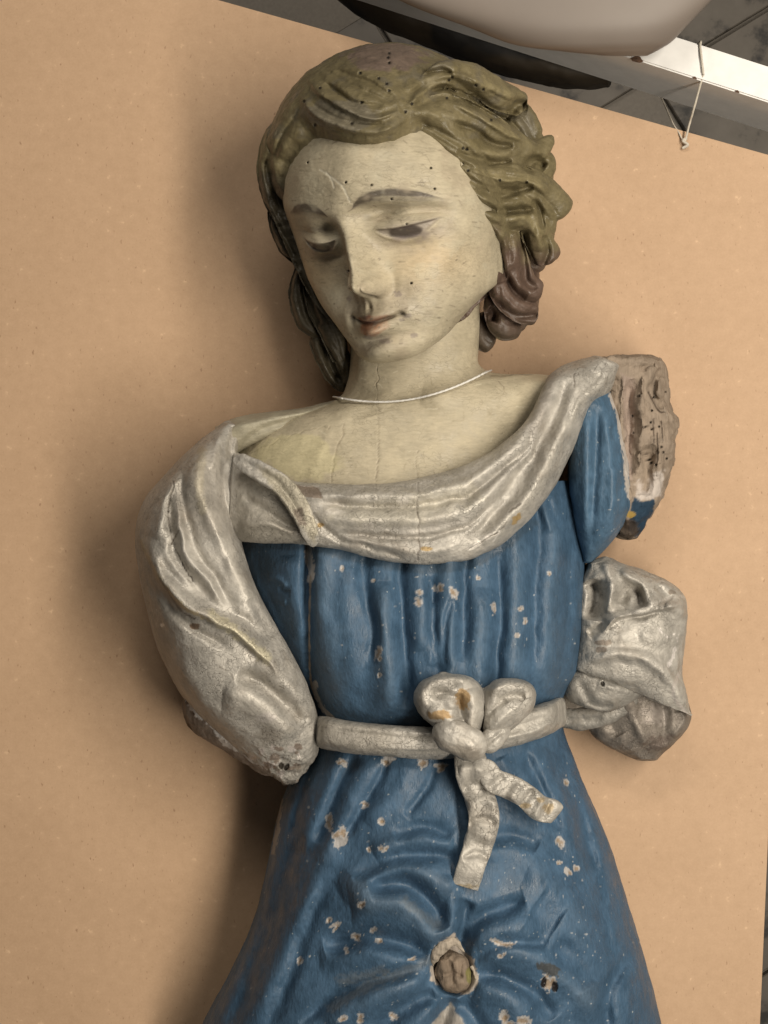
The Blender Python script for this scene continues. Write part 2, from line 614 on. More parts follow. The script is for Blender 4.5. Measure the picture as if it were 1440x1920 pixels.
def face_relief(x, y):
    ax = abs(x)
    d = 6 * G(ax, y, 68, 54, 52, 15) + 3 * G(x, y, 0, 45, 22, 26)
    d -= 23 * G(ax, y, 46, 24, 24, 19) + 9 * G(ax, y, 92, 18, 30, 16) + 6 * G(ax, y, 66, -46, 40, 12)
    r2 = ((ax - 67) / 44) ** 2 + ((y + 2) / 29) ** 2
    d += 16 * np.exp(-1.5 * r2)
    inn = sstep(30, 40, ax) * sstep(106, 94, ax)
    lid = -9 + 9 * ((ax - 60) / 40) ** 2 * (ax > 60) + 3 * ((ax - 60) / 26) ** 2 * (ax <= 60)
    low = lid - 21 * np.clip(1 - ((ax - 66) / 36) ** 2, 0, 1)
    eye = sstep(lid + 2, lid - 2, y) * sstep(low - 5, low + 5, y) * inn
    d -= 3.0 * eye
    d += 2.0 * np.exp(-((y - lid - 4) / 4.5) ** 2) * inn + 1.5 * np.exp(-((y - low + 5) / 5) ** 2) * inn
    cre = lid + 22 - 8 * ((ax - 66) / 36) ** 2
    d -= 2.0 * np.exp(-((y - cre) / 3.0) ** 2) * inn
    hn = table(y, [-240, -126, -119, -112, -105, -97, -86, -60, -30, 0, 14, 34, 50, 240], [0, 0, 2, 10, 42, 66, 72, 60, 42, 22, 13, 3, 0, 0])
    sn = table(y, [-240, -120, -108, -95, -80, -40, 0, 40, 240], [16, 18, 24, 28, 25, 18, 14, 16, 16])
    d += hn * np.exp(-(ax / sn) ** 2.2)
    d += 17 * G(x, y, 0, -93, 24, 14)
    d += 29 * np.exp(-(((ax - 29) / 13) ** 2 + ((y + 94) / 14) ** 2) ** 1.6) - 5 * G(ax, y, 47, -96, 8, 18)
    d -= 14 * G(ax, y, 19, -106, 8, 5)
    d -= 3 * G(ax, y, 62, -116, 12, 22)
    d += -2.5 * G(x, y, 0, -124, 6, 9) + 1.2 * G(ax, y, 10, -124, 5, 9)
    ym = -146 + 6 * (x / 48) ** 2
    mw = sstep(54, 36, ax)
    d += 13 * np.exp(-((y - (ym + 9 - 0.05 * ax)) / 7.5) ** 2) * np.exp(-(ax / 36) ** 2)
    d += 20 * np.exp(-((y - (ym - 12)) / 9.5) ** 2) * np.exp(-(ax / 27) ** 2)
    d -= 9 * np.exp(-((y - ym) / 2.8) ** 2) * mw
    d -= 7 * G(ax, y, 51, -140, 6, 5)
    d += 4 * G(ax, y, 62, -140, 9, 16)
    d -= 8 * G(x, y, 0, -174, 34, 8)
    d += 9 * G(x, y, 0, -198, 36, 18)
    d += 5 * G(ax, y, 98, -70, 50, 45)
    return d, eye, lid, ym


def hp(x, y, extra=0.0):
    w = table(y, [-240, -225, -210, -190, -165, -130, -90, -30, 40, 90, 140], [8, 48, 73, 93, 113, 135, 150, 163, 168, 165, 150])
    f = table(y, [-240, -228, -212, -195, -172, -140, -100, -60, 0, 50, 100, 140], [10, 95, 150, 170, 172, 178, 176, 174, 174, 184, 182, 166])
    z = f * (1 - min(1, abs(x) / w) ** 2.25) ** (1 / 2.25)
    d = face_relief(np.array([float(x)]), np.array([float(y)]))[0][0]
    return [x, y, z + d]


LM = [((-100, -6), (577, 457)), ((-36, -12), (631, 457)), ((36, -12), (717, 436)), ((100, -5), (820, 413)),
      ((0, -90), (667, 530)), ((0, -113), (686, 566)), ((44, -95), (725, 533)), ((0, -45), (650, 480)),
      ((-48, -141), (666, 601)), ((48, -141), (751, 589)), ((0, -147), (699, 607)), ((0, -172), (710, 630)), ((0, -212), (733, 676)),
      ((-70, 58), (580, 398)), ((30, 45), (660, 391)), ((75, 62), (730, 360)), ((118, 42), (836, 377)), ((0, 12), (643, 432)),
      ((-30, 46), (617, 407)), ((-112, 44), (547, 398)), ((0, 150), (640, 250))]
lp = rot(np.array([hp(*l[0]) for l in LM])) * HS * np.array([1, -1, 1]) + HC
lt = np.array([l[1] for l in LM], float)
ld = lt - lp[:, :2]
K_R = 70.0
KM = np.exp(-((lp[:, None, :2] - lp[None, :, :2]) ** 2).sum(2) / (2 * K_R ** 2))
KW = np.linalg.solve(KM + 0.06 * np.eye(len(LM)), ld)


def pose(v):
    p = rot(v) * HS * np.array([1, -1, 1]) + HC
    k = np.exp(-((p[:, None, :2] - lp[None, :, :2]) ** 2).sum(2) / (2 * K_R ** 2)) @ KW
    k *= sstep(-60, 60, v[:, 2])[:, None]
    p[:, :2] += k
    p[:, 0] -= 40 * np.exp(-((v[:, 1] + 112) / 66) ** 2) * sstep(35, 120, -v[:, 0]) * sstep(-60, 20, v[:, 2])
    return p


v, F, _ = head_base(400, 460, 40)
fm = sstep(10, 60, v[:, 2])
rel, eye, lid, ym = face_relief(v[:, 0], v[:, 1])
loc = v.copy()
v[:, 2] += rel * fm
V = pose(v)
face = Shape(V, orient(V, F), (v[:, 2] > -40).astype(float))
face.base(c_skin, 0.06, 60)
x, y, ax = loc[:, 0], loc[:, 1], abs(loc[:, 0])
nz = fnoise(face.V / 14, 3)
nz2 = fnoise(face.V / np.array([30, 5, 30]), 2)
fr = (v[:, 2] > 40)
# thin paint: warm cheek, grey smudges round the mouth and eyes
face.paint_mask(0.45 * G(ax, y, 92, -66, 45, 34) * fr, (0.60, 0.42, 0.22), 0.8)
face.paint_mask(np.clip(0.55 + nz, 0, 1) * G(ax, y, 60, -125, 30, 26) * fr, (0.33, 0.29, 0.24), 0.45)
face.paint_mask(np.clip(0.6 + nz, 0, 1) * G(x, y, 0, -176, 40, 12) * fr, (0.25, 0.21, 0.19), 0.55)  # shade painted into the crease under the lip
face.paint_mask(np.clip(0.6 + nz, 0, 1) * G(ax, y, 44, 26, 26, 18) * fr, (0.30, 0.27, 0.21), 0.62)  # inner eye sockets darkened, their shadow put into the colour
face.paint_mask(np.clip(0.4 + nz2, 0, 1) * G(ax, y, 78, 42, 46, 20) * fr, (0.33, 0.30, 0.25), 0.55)
face.paint_mask(np.clip(0.4 + nz, 0, 1) * G(ax, y, 66, -36, 36, 11) * fr, (0.24, 0.195, 0.175), 0.75)
# brows
bl = 46 + 18 * np.clip(1 - ((ax - 72) / 46) ** 2, -0.3, 1)
bw = 6.2 * sstep(22, 50, ax) * sstep(128, 88, ax) + 0.01
brow = np.exp(-((y - bl + nz * 2) / np.where(y < bl, bw * 1.8, bw * 0.8)) ** 2) * sstep(20, 34, ax) * sstep(126, 100, ax) * fr
face.paint_mask(np.clip(brow * (1.35 + 0.5 * nz2), 0, 1), (0.06, 0.047, 0.035), 0.9)
# eyes: white toned to the shadow round it, dark iris, dark lash line
face.paint_mask(eye * fr, (0.29, 0.25, 0.225), 0.65)
iris = sstep(1.15, 0.8, np.hypot((x - np.where(x > 0, 64, -72)) / 19, (y + 19) / 15) + 0.12 * nz)
face.paint_mask(iris * np.clip(eye * 1.4, 0, 1) * fr, (0.062, 0.048, 0.040), 0.92)
inn = sstep(32, 40, ax) * sstep(112, 96, ax)
face.paint_mask(np.exp(-((y - lid - 0.5 + 1.2 * nz) / 2.8) ** 2) * inn * fr, (0.075, 0.056, 0.055), 0.7)
face.paint_mask(np.exp(-((y - (lid - 21)) / 3.4) ** 2) * sstep(44, 54, ax) * sstep(92, 80, ax) * np.clip(0.7 + nz, 0, 1) * fr, (0.14, 0.11, 0.11), 0.6)  # lower-lid shadow painted as a dark arc
face.paint_mask(np.clip(0.5 + nz, 0, 1) * np.clip(G(ax, y, 70, -18, 44, 20) - 0.15, 0, 1) * (1 - eye) * fr, (0.27, 0.225, 0.215), 0.65)
# lips
lipu = sstep(ym - 1, ym + 1, y) * sstep(ym + 15 - 0.2 * ax, ym + 11 - 0.2 * ax, y) * sstep(42, 30, ax)
lipl = sstep(ym + 1, ym - 1, y) * sstep(ym - 23 + 0.25 * ax, ym - 18 + 0.25 * ax, y) * sstep(36, 26, ax)
face.paint_mask(np.clip(lipu + 0.4 * nz * lipu, 0, 1) * fr, (0.19, 0.065, 0.036), 0.95)
face.paint_mask(np.clip(lipl * (0.9 + nz), 0, 1) * fr, (0.33, 0.145, 0.075), 0.9)
face.paint_mask(np.exp(-((y - ym) / 2.2) ** 2) * sstep(52, 34, ax) * fr, (0.08, 0.05, 0.04), 0.7)
face.paint_mask(G(ax, y, 18, -107, 7, 3.5) * fr, (0.07, 0.05, 0.04), 0.75)  # nostril pits: their shade painted in
face.paint_mask(G(ax, y, 51, -140, 5, 4) * fr, (0.04, 0.03, 0.025), 0.8)  # mouth-corner pits darkened with painted shade
face.rough(0.9, 30, 3)
# old scratches, losses and worm holes
for k in range(60):
    px, py = rng.uniform(545, 840), rng.uniform(255, 395)
    l = rng.uniform(12, 46)
    face.crack([(px, py), (px + l * 0.5, py + rng.normal(2, 3)), (px + l, py + rng.normal(4, 5))], rng.uniform(0.5, 0.8), (0.20, 0.165, 0.115), rng.uniform(0.25, 0.6), 0.5, 1.6)
for k in range(26):
    px, py = rng.uniform(655, 725), rng.uniform(450, 550)
    l, an = rng.uniform(8, 24), rng.choice([0.2, 1.5]) + rng.normal(0, 0.3)
    face.crack([(px, py), (px + l * math.cos(an) / 2 + 1, py + l * math.sin(an) / 2), (px + l * math.cos(an), py + l * math.sin(an))], 0.5, (0.22, 0.18, 0.12), 0.5, 0.4, 1.5)
n3_ = fnoise(face.V / 42 + 4, 4)
face.paint_mask(sstep(0.12, 0.4, n3_) * fr, (0.36, 0.30, 0.215), 0.45)
face.paint_mask(sstep(0.2, 0.45, -n3_) * fr, (0.46, 0.42, 0.31), 0.4)
face.paint_mask(sstep(0.18, 0.42, fnoise(face.V / np.array([16, 9, 16]) + 8, 3)) * np.clip(G(ax, y, 70, 35, 60, 30) + G(x, y, 0, -150, 70, 45), 0, 1) * fr, (0.24, 0.20, 0.165), 0.4)
for q in [[(600, 318), (625, 335), (642, 350), (656, 378)], [(612, 322), (622, 338), (626, 352)]]:
    face.line(q, 1.6, (0.66, 0.62, 0.50), 0.6, 1.2, 0.8)
for k in range(150):
    px, py = rng.uniform(530, 900), rng.uniform(250, 670)
    l = rng.uniform(3, 13)
    an = rng.normal(0.1, 0.35)
    face.line([(px, py), (px + l * math.cos(an), py + l * math.sin(an))], rng.uniform(0.5, 1.0), (0.13, 0.10, 0.07), rng.uniform(0.25, 0.7), 0.6)
for k in range(45):
    px, py = rng.uniform(560, 890), rng.uniform(480, 670)
    face.blob(px, py, rng.uniform(1, 3.4), rng.uniform(0.8, 2.2), (0.17, 0.14, 0.10), rng.uniform(0.4, 0.8), 0.7, rng.uniform(-1, 1), nscale=3)
for px, py, rx, ry in [(764, 592, 8, 4), (752, 600, 6, 3), (776, 629, 6, 5), (746, 551, 7, 6), (722, 640, 12, 4), (652, 508, 3, 4), (690, 632, 9, 4), (655, 560, 5, 6)]:
    face.blob(px, py, rx, ry, (0.24, 0.20, 0.17), 0.7, 0.7, nscale=4)
face.holes([(648, 342), (697, 347), (808, 315), (815, 354), (734, 373), (762, 420), (728, 257), (771, 531)], 2.3)
face.holes([(547, 300), (525, 298), (577, 305), (654, 508)], 1.8)
mesh_obj('face', face, SKIN, statue)

# ---- hair: a cap over the skull plus carved locks, fused into one carved mass
v, F, _ = head_base(200, 220, 80)
v[:, 1] += 34 * sstep(70, 225, v[:, 1])
v[:, 0] *= np.where(v[:, 0] < 0, 1 + 0.10 * sstep(40, 150, v[:, 1]), 1)
P = pose(v)
face_poly = [(523, 330), (526, 298), (550, 262), (577, 240), (600, 244), (640, 257), (690, 264), (735, 258), (770, 240), (790, 236), (820, 262), (851, 300), (880, 350), (902, 392), (918, 440), (930, 490),
             (926, 540), (916, 600), (910, 720), (630, 760), (600, 600), (570, 545), (550, 470), (532, 400)]
sd = sdpoly(P, face_poly, 60)
rn = rot(v)
frontness = sstep(-0.05, 0.25, rn[:, 2] / (np.linalg.norm(rn, axis=1) + 1e-6))
sd = np.where(frontness > 0.5, sd, 60)
thick = table(np.degrees(np.arctan2(-(P[:, 1] - 420), P[:, 0] - 740)), [-180, -150, -60, 0, 40, 80, 110, 140, 165, 180], [26, 14, 8, 16, 20, 30, 26, 26, 32, 26])
off = -14 + (thick + 14) * sstep(-6, 14, sd) - 40 * sstep(-8, -30, sd)
ctr = HC
dirv = P - ctr
dirv /= np.linalg.norm(dirv, axis=1, keepdims=True) + 1e-9
cap = Shape(P + dirv * off[:, None], orient(P, F), (rn[:, 2] > -20).astype(float))
cap.V[:, 1] += np.where(cap.V[:, 1] > 600, -0.5 * (cap.V[:, 1] - 600), 0)
parts = [cap]
LK = [
    # right-hand mass, top to bottom: path (x, y, h), widths, thickness ratio, grooves
    ([(775, 178, 430), (830, 140, 412), (885, 148, 370), (935, 178, 325), (984, 198, 290)], [24, 50, 56, 56, 44], 0.62, 3),
    ([(762, 208, 455), (830, 203, 440), (895, 233, 402), (950, 268, 358), (1000, 285, 322), (1038, 256, 300)], [24, 56, 66, 62, 48, 18], 0.62, 3),
    ([(785, 232, 452), (850, 270, 422), (910, 298, 382), (970, 306, 335), (1036, 312, 280)], [20, 42, 50, 54, 58], 0.65, 2),
    ([(856, 300, 415), (905, 325, 397), (965, 332, 357), (1015, 355, 312), (1058, 402, 272)], [20, 44, 52, 54, 56], 0.65, 3),
    ([(880, 350, 387), (930, 372, 367), (985, 370, 330), (1018, 402, 295), (1024, 440, 270)], [18, 42, 50, 48, 36], 0.68, 2),
    ([(895, 390, 365), (945, 408, 346), (990, 410, 316), (1010, 450, 290), (1030, 492, 265)], [18, 42, 50, 52, 54], 0.68, 2),
    ([(918, 412, 340), (950, 440, 326), (966, 490, 306), (984, 535, 286), (1014, 545, 265)], [20, 44, 50, 50, 42], 0.7, 2),
    ([(918, 430, 310), (934, 490, 300), (945, 545, 285), (978, 580, 262), (1008, 586, 250)], [24, 46, 54, 52, 44], 0.7, 2),
    ([(930, 520, 245), (932, 580, 235), (945, 612, 225), (975, 612, 210)], [34, 50, 50, 38], 0.75, 2),
    ([(908, 585, 190), (906, 632, 190), (925, 648, 188)], [34, 42, 36], 0.8, 2),
    ([(960, 480, 200), (970, 560, 190), (940, 620, 180)], [90, 80, 60], 0.7, 3),
    ([(880, 170, 270), (945, 205, 250), (985, 275, 235), (1000, 350, 225), (1005, 430, 210), (985, 510, 200)], [46, 64, 74, 76, 70, 64], 0.7, 3),
    ([(960, 200, 250), (985, 225, 245), (1005, 262, 240)], [46, 44, 36], 0.8, 3),
    # left-hand side, behind the cheek
    ([(545, 225, 270), (524, 255, 290), (507, 310, 285), (513, 370, 268), (540, 430, 255)], [20, 56, 50, 42, 24], 0.8, 2),
    ([(512, 385, 235), (528, 425, 225), (545, 460, 215), (575, 495, 210)], [28, 44, 46, 30], 0.8, 2),
    ([(545, 470, 215), (572, 500, 205), (565, 550, 195), (580, 600, 185), (610, 625, 180)], [24, 40, 48, 50, 30], 0.75, 2),
    ([(580, 520, 230), (600, 580, 220), (625, 630, 210), (640, 680, 195)], [30, 44, 44, 30], 0.7, 2),
    ([(590, 625, 175), (612, 660, 170), (630, 700, 165), (645, 735, 160)], [34, 50, 46, 18], 0.75, 2),
    ([(620, 640, 195), (645, 680, 190), (650, 720, 175)], [30, 34, 18], 0.8, 2),
]
for path, wd, ra, gr in LK:
    parts.append(sweep(path, np.array(wd) * 1.04, min(1.0, ra * 1.2), 2.6, 0, blunt=0.28))
tmpV, tmpF, n0 = [], [], 0
for q in parts:
    tmpV.append(q.V)
    tmpF.append(q.F + n0)
    n0 += len(q.V)
raw = Shape(np.vstack(tmpV), np.vstack(tmpF), np.ones(n0))
ro = mesh_obj('hair_raw', raw, HAIR)
bmr = bmesh.new()
bmr.from_mesh(ro.data)
bmesh.ops.holes_fill(bmr, edges=[e for e in bmr.edges if e.is_boundary], sides=0)
bmr.to_mesh(ro.data)
bmr.free()
md = ro.modifiers.new('r', 'REMESH')
md.mode = 'VOXEL'
md.voxel_size = 0.00115
md.use_smooth_shade = True
ms = ro.modifiers.new('s', 'SMOOTH')
ms.factor = 0.5
ms.iterations = 3
dg = bpy.context.evaluated_depsgraph_get()
em = ro.evaluated_get(dg).to_mesh()
nv = len(em.vertices)
co = np.empty(nv * 3, np.float32)
em.vertices.foreach_get('co', co)
lt_ = np.empty(len(em.polygons), np.int32)
em.polygons.foreach_get('loop_total', lt_)
li = np.empty(len(em.loops), np.int32)
em.loops.foreach_get('vertex_index', li)
assert (lt_ == 4).all()
hv = from_world(co.reshape(-1, 3).astype(float))
hf = li.reshape(-1, 4)[:, ::-1]
bpy.data.objects.remove(ro, do_unlink=True)
hair = Shape(hv, hf, np.ones(nv))
hair.front = np.clip((hair.N()[:, 2] - 0.12) * 2.2, 0, 1)
hair.base(c_hair, 0.18, 26)
# strands combed over the cap
hair.strokes([
    ([(575, 140), (600, 175), (650, 205), (700, 222), (752, 205)], 14, 14, 'a'), ([(560, 175), (590, 215), (650, 243), (710, 248), (765, 222)], 12, 12, 'a'),
    ([(580, 218), (620, 250), (690, 262), (750, 235)], 10, 8, 'g'), ([(600, 150), (660, 190), (720, 200)], 5, -7), ([(575, 190), (640, 225), (720, 232)], 5, -8),
    ([(570, 240), (535, 270), (510, 320), (505, 380)], 14, 9, 'g'), ([(548, 170), (515, 230), (500, 300)], 12, 8, 'g'), ([(565, 200), (530, 255), (512, 300)], 5, -6),
    ([(640, 110), (700, 150), (760, 195)], 10, 6), ([(700, 90), (740, 130), (765, 190)], 8, -5), ([(600, 125), (660, 160), (740, 195)], 5, -5),
    ([(765, 200), (800, 160), (860, 140), (920, 170)], 12, 10, 'b'), ([(770, 205), (830, 180), (900, 205)], 7, -8), ([(770, 215), (830, 215), (900, 250)], 12, 9), ([(780, 225), (840, 255), (890, 290)], 6, -8),
], 1.0, 1.25)
hs = []
for path, wd, ra, gr in LK:
    q = catmull(np.array(path)[:, :2], 14)
    tn = np.gradient(q, axis=0)
    tn /= np.linalg.norm(tn, axis=1, keepdims=True) + 1e-9
    nn_ = np.stack([-tn[:, 1], tn[:, 0]], 1)
    wq = np.interp(np.linspace(0, 1, 14), np.linspace(0, 1, len(wd)), wd)[:, None]
    if max(wd) > 60:
        continue
    o1 = rng.uniform(-0.2, 0.2)
    hs += [(q + nn_ * wq * o1, 3.2, -3.0), (q + nn_ * wq * 0.5, 5.0, -9.0)]
hair.strokes(hs)
hair.strokes([
    ([(860, 176), (891, 198), (929, 217), (958, 224)], 6, -17), ([(850, 232), (891, 245), (922, 268), (963, 276)], 6, -16), ([(855, 286), (891, 295), (922, 306), (960, 304)], 6, -16), ([(890, 352), (938, 367), (969, 354), (1000, 351)], 6, -16),
    ([(900, 388), (954, 398), (1002, 390)], 6, -16), ([(979, 432), (982, 479), (985, 520), (1007, 542)], 6, -16), ([(938, 445), (941, 495), (963, 542), (991, 557)], 6, -16), ([(925, 560), (963, 589), (1012, 592)], 6, -14),
    ([(950, 216), (972, 198), (990, 200)], 9, -20), ([(985, 322), (1004, 303), (1022, 318)], 9, -22), ([(915, 578), (926, 592), (922, 606)], 7, -22), ([(1000, 372), (1012, 400), (1020, 430)], 5, -12), ([(1020, 440), (1026, 470), (1016, 500)], 5, -10), ([(905, 420), (925, 440), (930, 480)], 5, -10),
    ([(850, 192), (907, 223), (954, 252), (990, 264)], 12, 9, 'a'), ([(880, 316), (938, 336), (985, 337), (1028, 362)], 11, 9, 'a'), ([(944, 414), (985, 407), (1007, 432), (1013, 470)], 10, 9), ([(954, 448), (969, 479), (954, 510), (975, 546)], 9, 8), ([(870, 262), (920, 286), (960, 290)], 9, 7),
    ([(621, 125), (660, 146), (699, 159), (745, 190)], 5, -6), ([(610, 155), (660, 196), (707, 214), (746, 203)], 6, -11), ([(780, 128), (828, 117), (862, 132)], 8, 8), ([(798, 172), (832, 164), (862, 181)], 5, -12), ([(759, 180), (811, 156), (854, 152), (918, 200)], 5, -10), ([(790, 140), (826, 131), (848, 140)], 4, -9),
    ([(880, 140), (930, 168), (970, 182)], 10, 8), ([(500, 300), (512, 350), (530, 400)], 6, -10), ([(520, 420), (545, 470), (560, 485)], 5, -9), ([(560, 510), (580, 570), (600, 615)], 5, -10), ([(600, 640), (620, 690), (640, 720)], 5, -10),
], 1.2, 1.35, 4)
hair.rub((0.24, 0.20, 0.105), 3, 14, 0.5)
# lower right locks keep a purplish brown ground where the olive is lost
n = fnoise(hair.V / 30, 3)
hair.paint_mask(sstep(-20, 45, hair.V[:, 1] - 445 + 40 * n - 0.25 * (hair.V[:, 0] - 950)) * (hair.V[:, 0] > 800), (0.098, 0.062, 0.049), 0.9)
hair.paint_mask(sstep(0, 60, hair.V[:, 1] - 575 + 30 * n) * (hair.V[:, 0] > 800), (0.075, 0.058, 0.042), 0.9)
hair.paint_mask(sstep(0, 60, hair.V[:, 1] - 300 + 30 * n) * (hair.V[:, 0] < 680), (0.045, 0.037, 0.024), 0.9)  # lower left hair: shade painted in as brown-black
hair.paint_mask(sstep(0.1, 0.5, n) * (hair.V[:, 1] < 260), (0.13, 0.115, 0.085), 0.6)
hair.blob(725, 105, 70, 28, (0.14, 0.10, 0.085), 0.8, 0.5, nscale=20)
hair.blob(640, 215, 70, 30, (0.17, 0.15, 0.11), 0.8, 0.5, nscale=20)
hair.carve(1.5, 14)
hair.rough(1.3, np.array([16, 16, 16]), 3)
hair.holes([(730, 100), (728, 108), (730, 118), (710, 147), (725, 157), (729, 170), (675, 137), (848, 145), (842, 150), (892, 160), (906, 168), (921, 225), (875, 280), (868, 278), (867, 308), (877, 320), (987, 342), (937, 338),
            (678, 192), (660, 232), (591, 234), (570, 190), (838, 184), (772, 195), (760, 210), (600, 165)], 2.8)
mesh_obj('hair', hair, HAIR, statue)

# ---- neck and chest
chest = loft([
    # Lx  Ly   Rx   Ry   hL   hR   hF   hB
    (650, 540, 902, 520, 210, 210, 290, 110),
    (655, 610, 900, 590, 205, 205, 298, 100),
    (657, 670, 897, 650, 200, 200, 300, 90),
    (652, 715, 898, 684, 190, 195, 300, 80),
    (632, 748, 930, 700, 170, 180, 300, 60),
    (560, 772, 1010, 702, 140, 150, 304, 40),
    (470, 800, 1080, 716, 110, 120, 312, 30),
    (425, 850, 1075, 770, 100, 110, 324, 20),
    (420, 910, 1020, 850, 100, 100, 338, 20),
    (440, 970, 970, 930, 100, 100, 346, 20),
    (470, 1030, 930, 1000, 100, 100, 340, 20)], 2.0, 30, 2.3)
chest.base(c_skin, 0.07, 60)
chest.strokes([([(700, 700), (690, 740), (700, 780)], 26, -7), ([(790, 740), (900, 760), (1000, 730)], 26, 7), ([(660, 790), (560, 800), (470, 830)], 22, 6),
               ([(500, 790), (600, 765), (650, 752)], 8, -5), ([(620, 800), (600, 850), (580, 900)], 9, 1.5), ([(668, 640), (690, 720), (720, 770)], 20, 5), ([(885, 640), (850, 720), (800, 770)], 22, 5)])
chest.rough(1.6, 40, 3)
cr = (0.12, 0.09, 0.06)
for q, w in [([(708, 680), (706, 760), (709, 830), (707, 905)], 0.9), ([(784, 845), (783, 905)], 1.0), ([(646, 790), (640, 820), (627, 860), (622, 905)], 1.2), ([(935, 715), (942, 724), (950, 738)], 1.0), ([(470, 850), (560, 812), (640, 797)], 0.6), ([(560, 850), (580, 857)], 1.2), ([(920, 705), (1000, 702)], 1.2), ([(708, 600), (707, 680)], 0.7)]:
    chest.crack(q, w, cr, 0.6, 1.0)
for k in range(110):
    px, py = rng.uniform(480, 1020), rng.uniform(680, 905)
    l, an = rng.uniform(4, 20), rng.normal(0.5, 0.7)
    chest.line([(px, py), (px + l * math.cos(an), py + l * math.sin(an))], rng.uniform(0.5, 0.9), (0.24, 0.20, 0.13) if k % 3 else (0.68, 0.63, 0.48), rng.uniform(0.25, 0.6), 0.7)
chest.poly([(440, 850), (500, 800), (640, 755), (650, 745), (560, 770), (470, 790), (420, 830)], (0.40, 0.36, 0.24), 0.7, 8, 6)
chest.blob(560, 860, 70, 40, (0.50, 0.45, 0.26), 0.5, 0.6, nscale=25)
mesh_obj('chest', chest, SKIN, statue)

# ---- blue bodice
bod = loft([
    (500, 935, 1080, 900, 110, 110, 330, 20),
    (455, 990, 1092, 970, 110, 105, 352, 15),
    (448, 1040, 1098, 1040, 110, 105, 368, 15),
    (470, 1110, 1098, 1110, 110, 105, 384, 15),
    (505, 1190, 1093, 1190, 110, 105, 392, 15),
    (548, 1260, 1084, 1255, 110, 110, 390, 15),
    (578, 1310, 1062, 1296, 110, 110, 376, 15),
    (590, 1345, 1050, 1325, 110, 110, 352, 20),
    (594, 1372, 1046, 1350, 110, 110, 318, 20)], 2.0, 30, 2.5)
bod.base(c_blue, 0.16, 50)
bs = []
for x0, x1, x2, w, am, y0, y1 in [(608, 602, 640, 24, 16, 1000, 1345), (655, 648, 668, 16, 8, 1060, 1300), (690, 684, 700, 10, -12, 1000, 1250), (722, 718, 728, 18, 16, 1090, 1345), (752, 752, 764, 10, -14, 1000, 1330), (782, 786, 790, 14, 10, 1040, 1220), (806, 812, 826, 9, -13, 1080, 1280),
                          (842, 846, 842, 20, 14, 1000, 1345), (880, 874, 868, 10, -14, 1000, 1240), (905, 902, 900, 18, 12, 1100, 1330), (935, 940, 934, 10, -15, 1030, 1345), (968, 972, 966, 20, 12, 960, 1330), (1002, 1010, 1000, 10, -11, 900, 1250), (1030, 1042, 1026, 16, 13, 880, 1320), (1064, 1070, 1054, 10, -12, 960, 1320)]:
    bs.append(([(x0, y0), (x1, y0 * 0.7 + y1 * 0.3), ((x1 + x2) / 2 + rng.uniform(-5, 5), y0 * 0.35 + y1 * 0.65), (x2, y1)], w, am))
bs += [([(578, 1010), (578, 1100), (578, 1200), (585, 1290), (600, 1350)], 9, -22, 'f'), ([(470, 1020), (500, 1110), (545, 1200)], 16, -10), ([(540, 1040), (548, 1120), (560, 1200)], 16, 8),
       ([(500, 1085), (520, 1085), (535, 1100)], 6, 7), ([(508, 1122), (535, 1128)], 6, 6), ([(520, 1100), (545, 1110)], 5, -6), ([(810, 1130), (822, 1180), (812, 1250)], 10, 9), ([(850, 1120), (835, 1180), (838, 1260)], 7, -8),
       ([(980, 950), (1010, 940), (1035, 1000)], 8, 5), ([(1030, 930), (1040, 960), (1050, 990)], 5, -6)]
bod.strokes(bs, 1.2, 1.25, 6)
bod.rub((0.085, 0.13, 0.18), 6, 22, 0.4)
bod.rough(1.8, 34, 3, (1, 2.2, 1))
bod.line([(580, 1022), (578, 1040), (583, 1062), (582, 1085)], 6, c_gesso, 0.95, 5, 1.5)
bod.line([(582, 1080), (580, 1180), (582, 1270), (592, 1310)], 1.6, (0.38, 0.29, 0.20), 0.9, 1.6, 1)
bod.line([(590, 1280), (592, 1300), (606, 1330), (622, 1345)], 4, c_gesso, 0.85, 3.5, 1)
bod.line([(430, 1022), (570, 1024), (700, 1054), (800, 1066), (900, 1050), (1000, 980)], 9, (0.03, 0.045, 0.06), 0.5, 4, soft=4)  # shade under the scarf's lower edge, painted onto the bodice


def flakes(s, lst, rim=True):
    for px, py, rx, ry, an in lst:
        n = 2 + int(rng.integers(0, 2))
        sub = [(px + rng.normal(0, 0.5) * rx, py + rng.normal(0, 0.5) * ry, rx * rng.uniform(0.45, 0.95), ry * rng.uniform(0.45, 0.95), an + rng.normal(0, 0.6)) for k in range(n)]
        for q in sub:
            s.blob(q[0], q[1], q[2] + 1.6, q[3] + 1.6, (0.40, 0.38, 0.36), 0.9, 0.75, q[4], nscale=5, depth=0.8)
        for q in sub[:2]:
            s.blob(q[0] + 0.6, q[1] + 0.6, q[2] * 0.75, q[3] * 0.75, (0.27, 0.20, 0.135), 0.85, 0.7, q[4], nscale=4, depth=1.2)
        for k in range(1):
            s.blob(px + rng.normal(0, rx + 7), py + rng.normal(0, ry + 7), rng.uniform(0.7, 1.8), rng.uniform(0.7, 2.2), (0.42, 0.42, 0.41), 0.8, 0.6, nscale=3)


def dust(s, n, box, rgb=(0.45, 0.46, 0.46)):
    for k in range(n):
        s.blob(rng.uniform(box[0], box[2]), rng.uniform(box[1], box[3]), 0.7 + 1.6 * rng.random() ** 3, 0.7 + 1.6 * rng.random() ** 3, rgb, rng.uniform(0.2, 0.8), 0.6, nscale=3, soft=0.4)


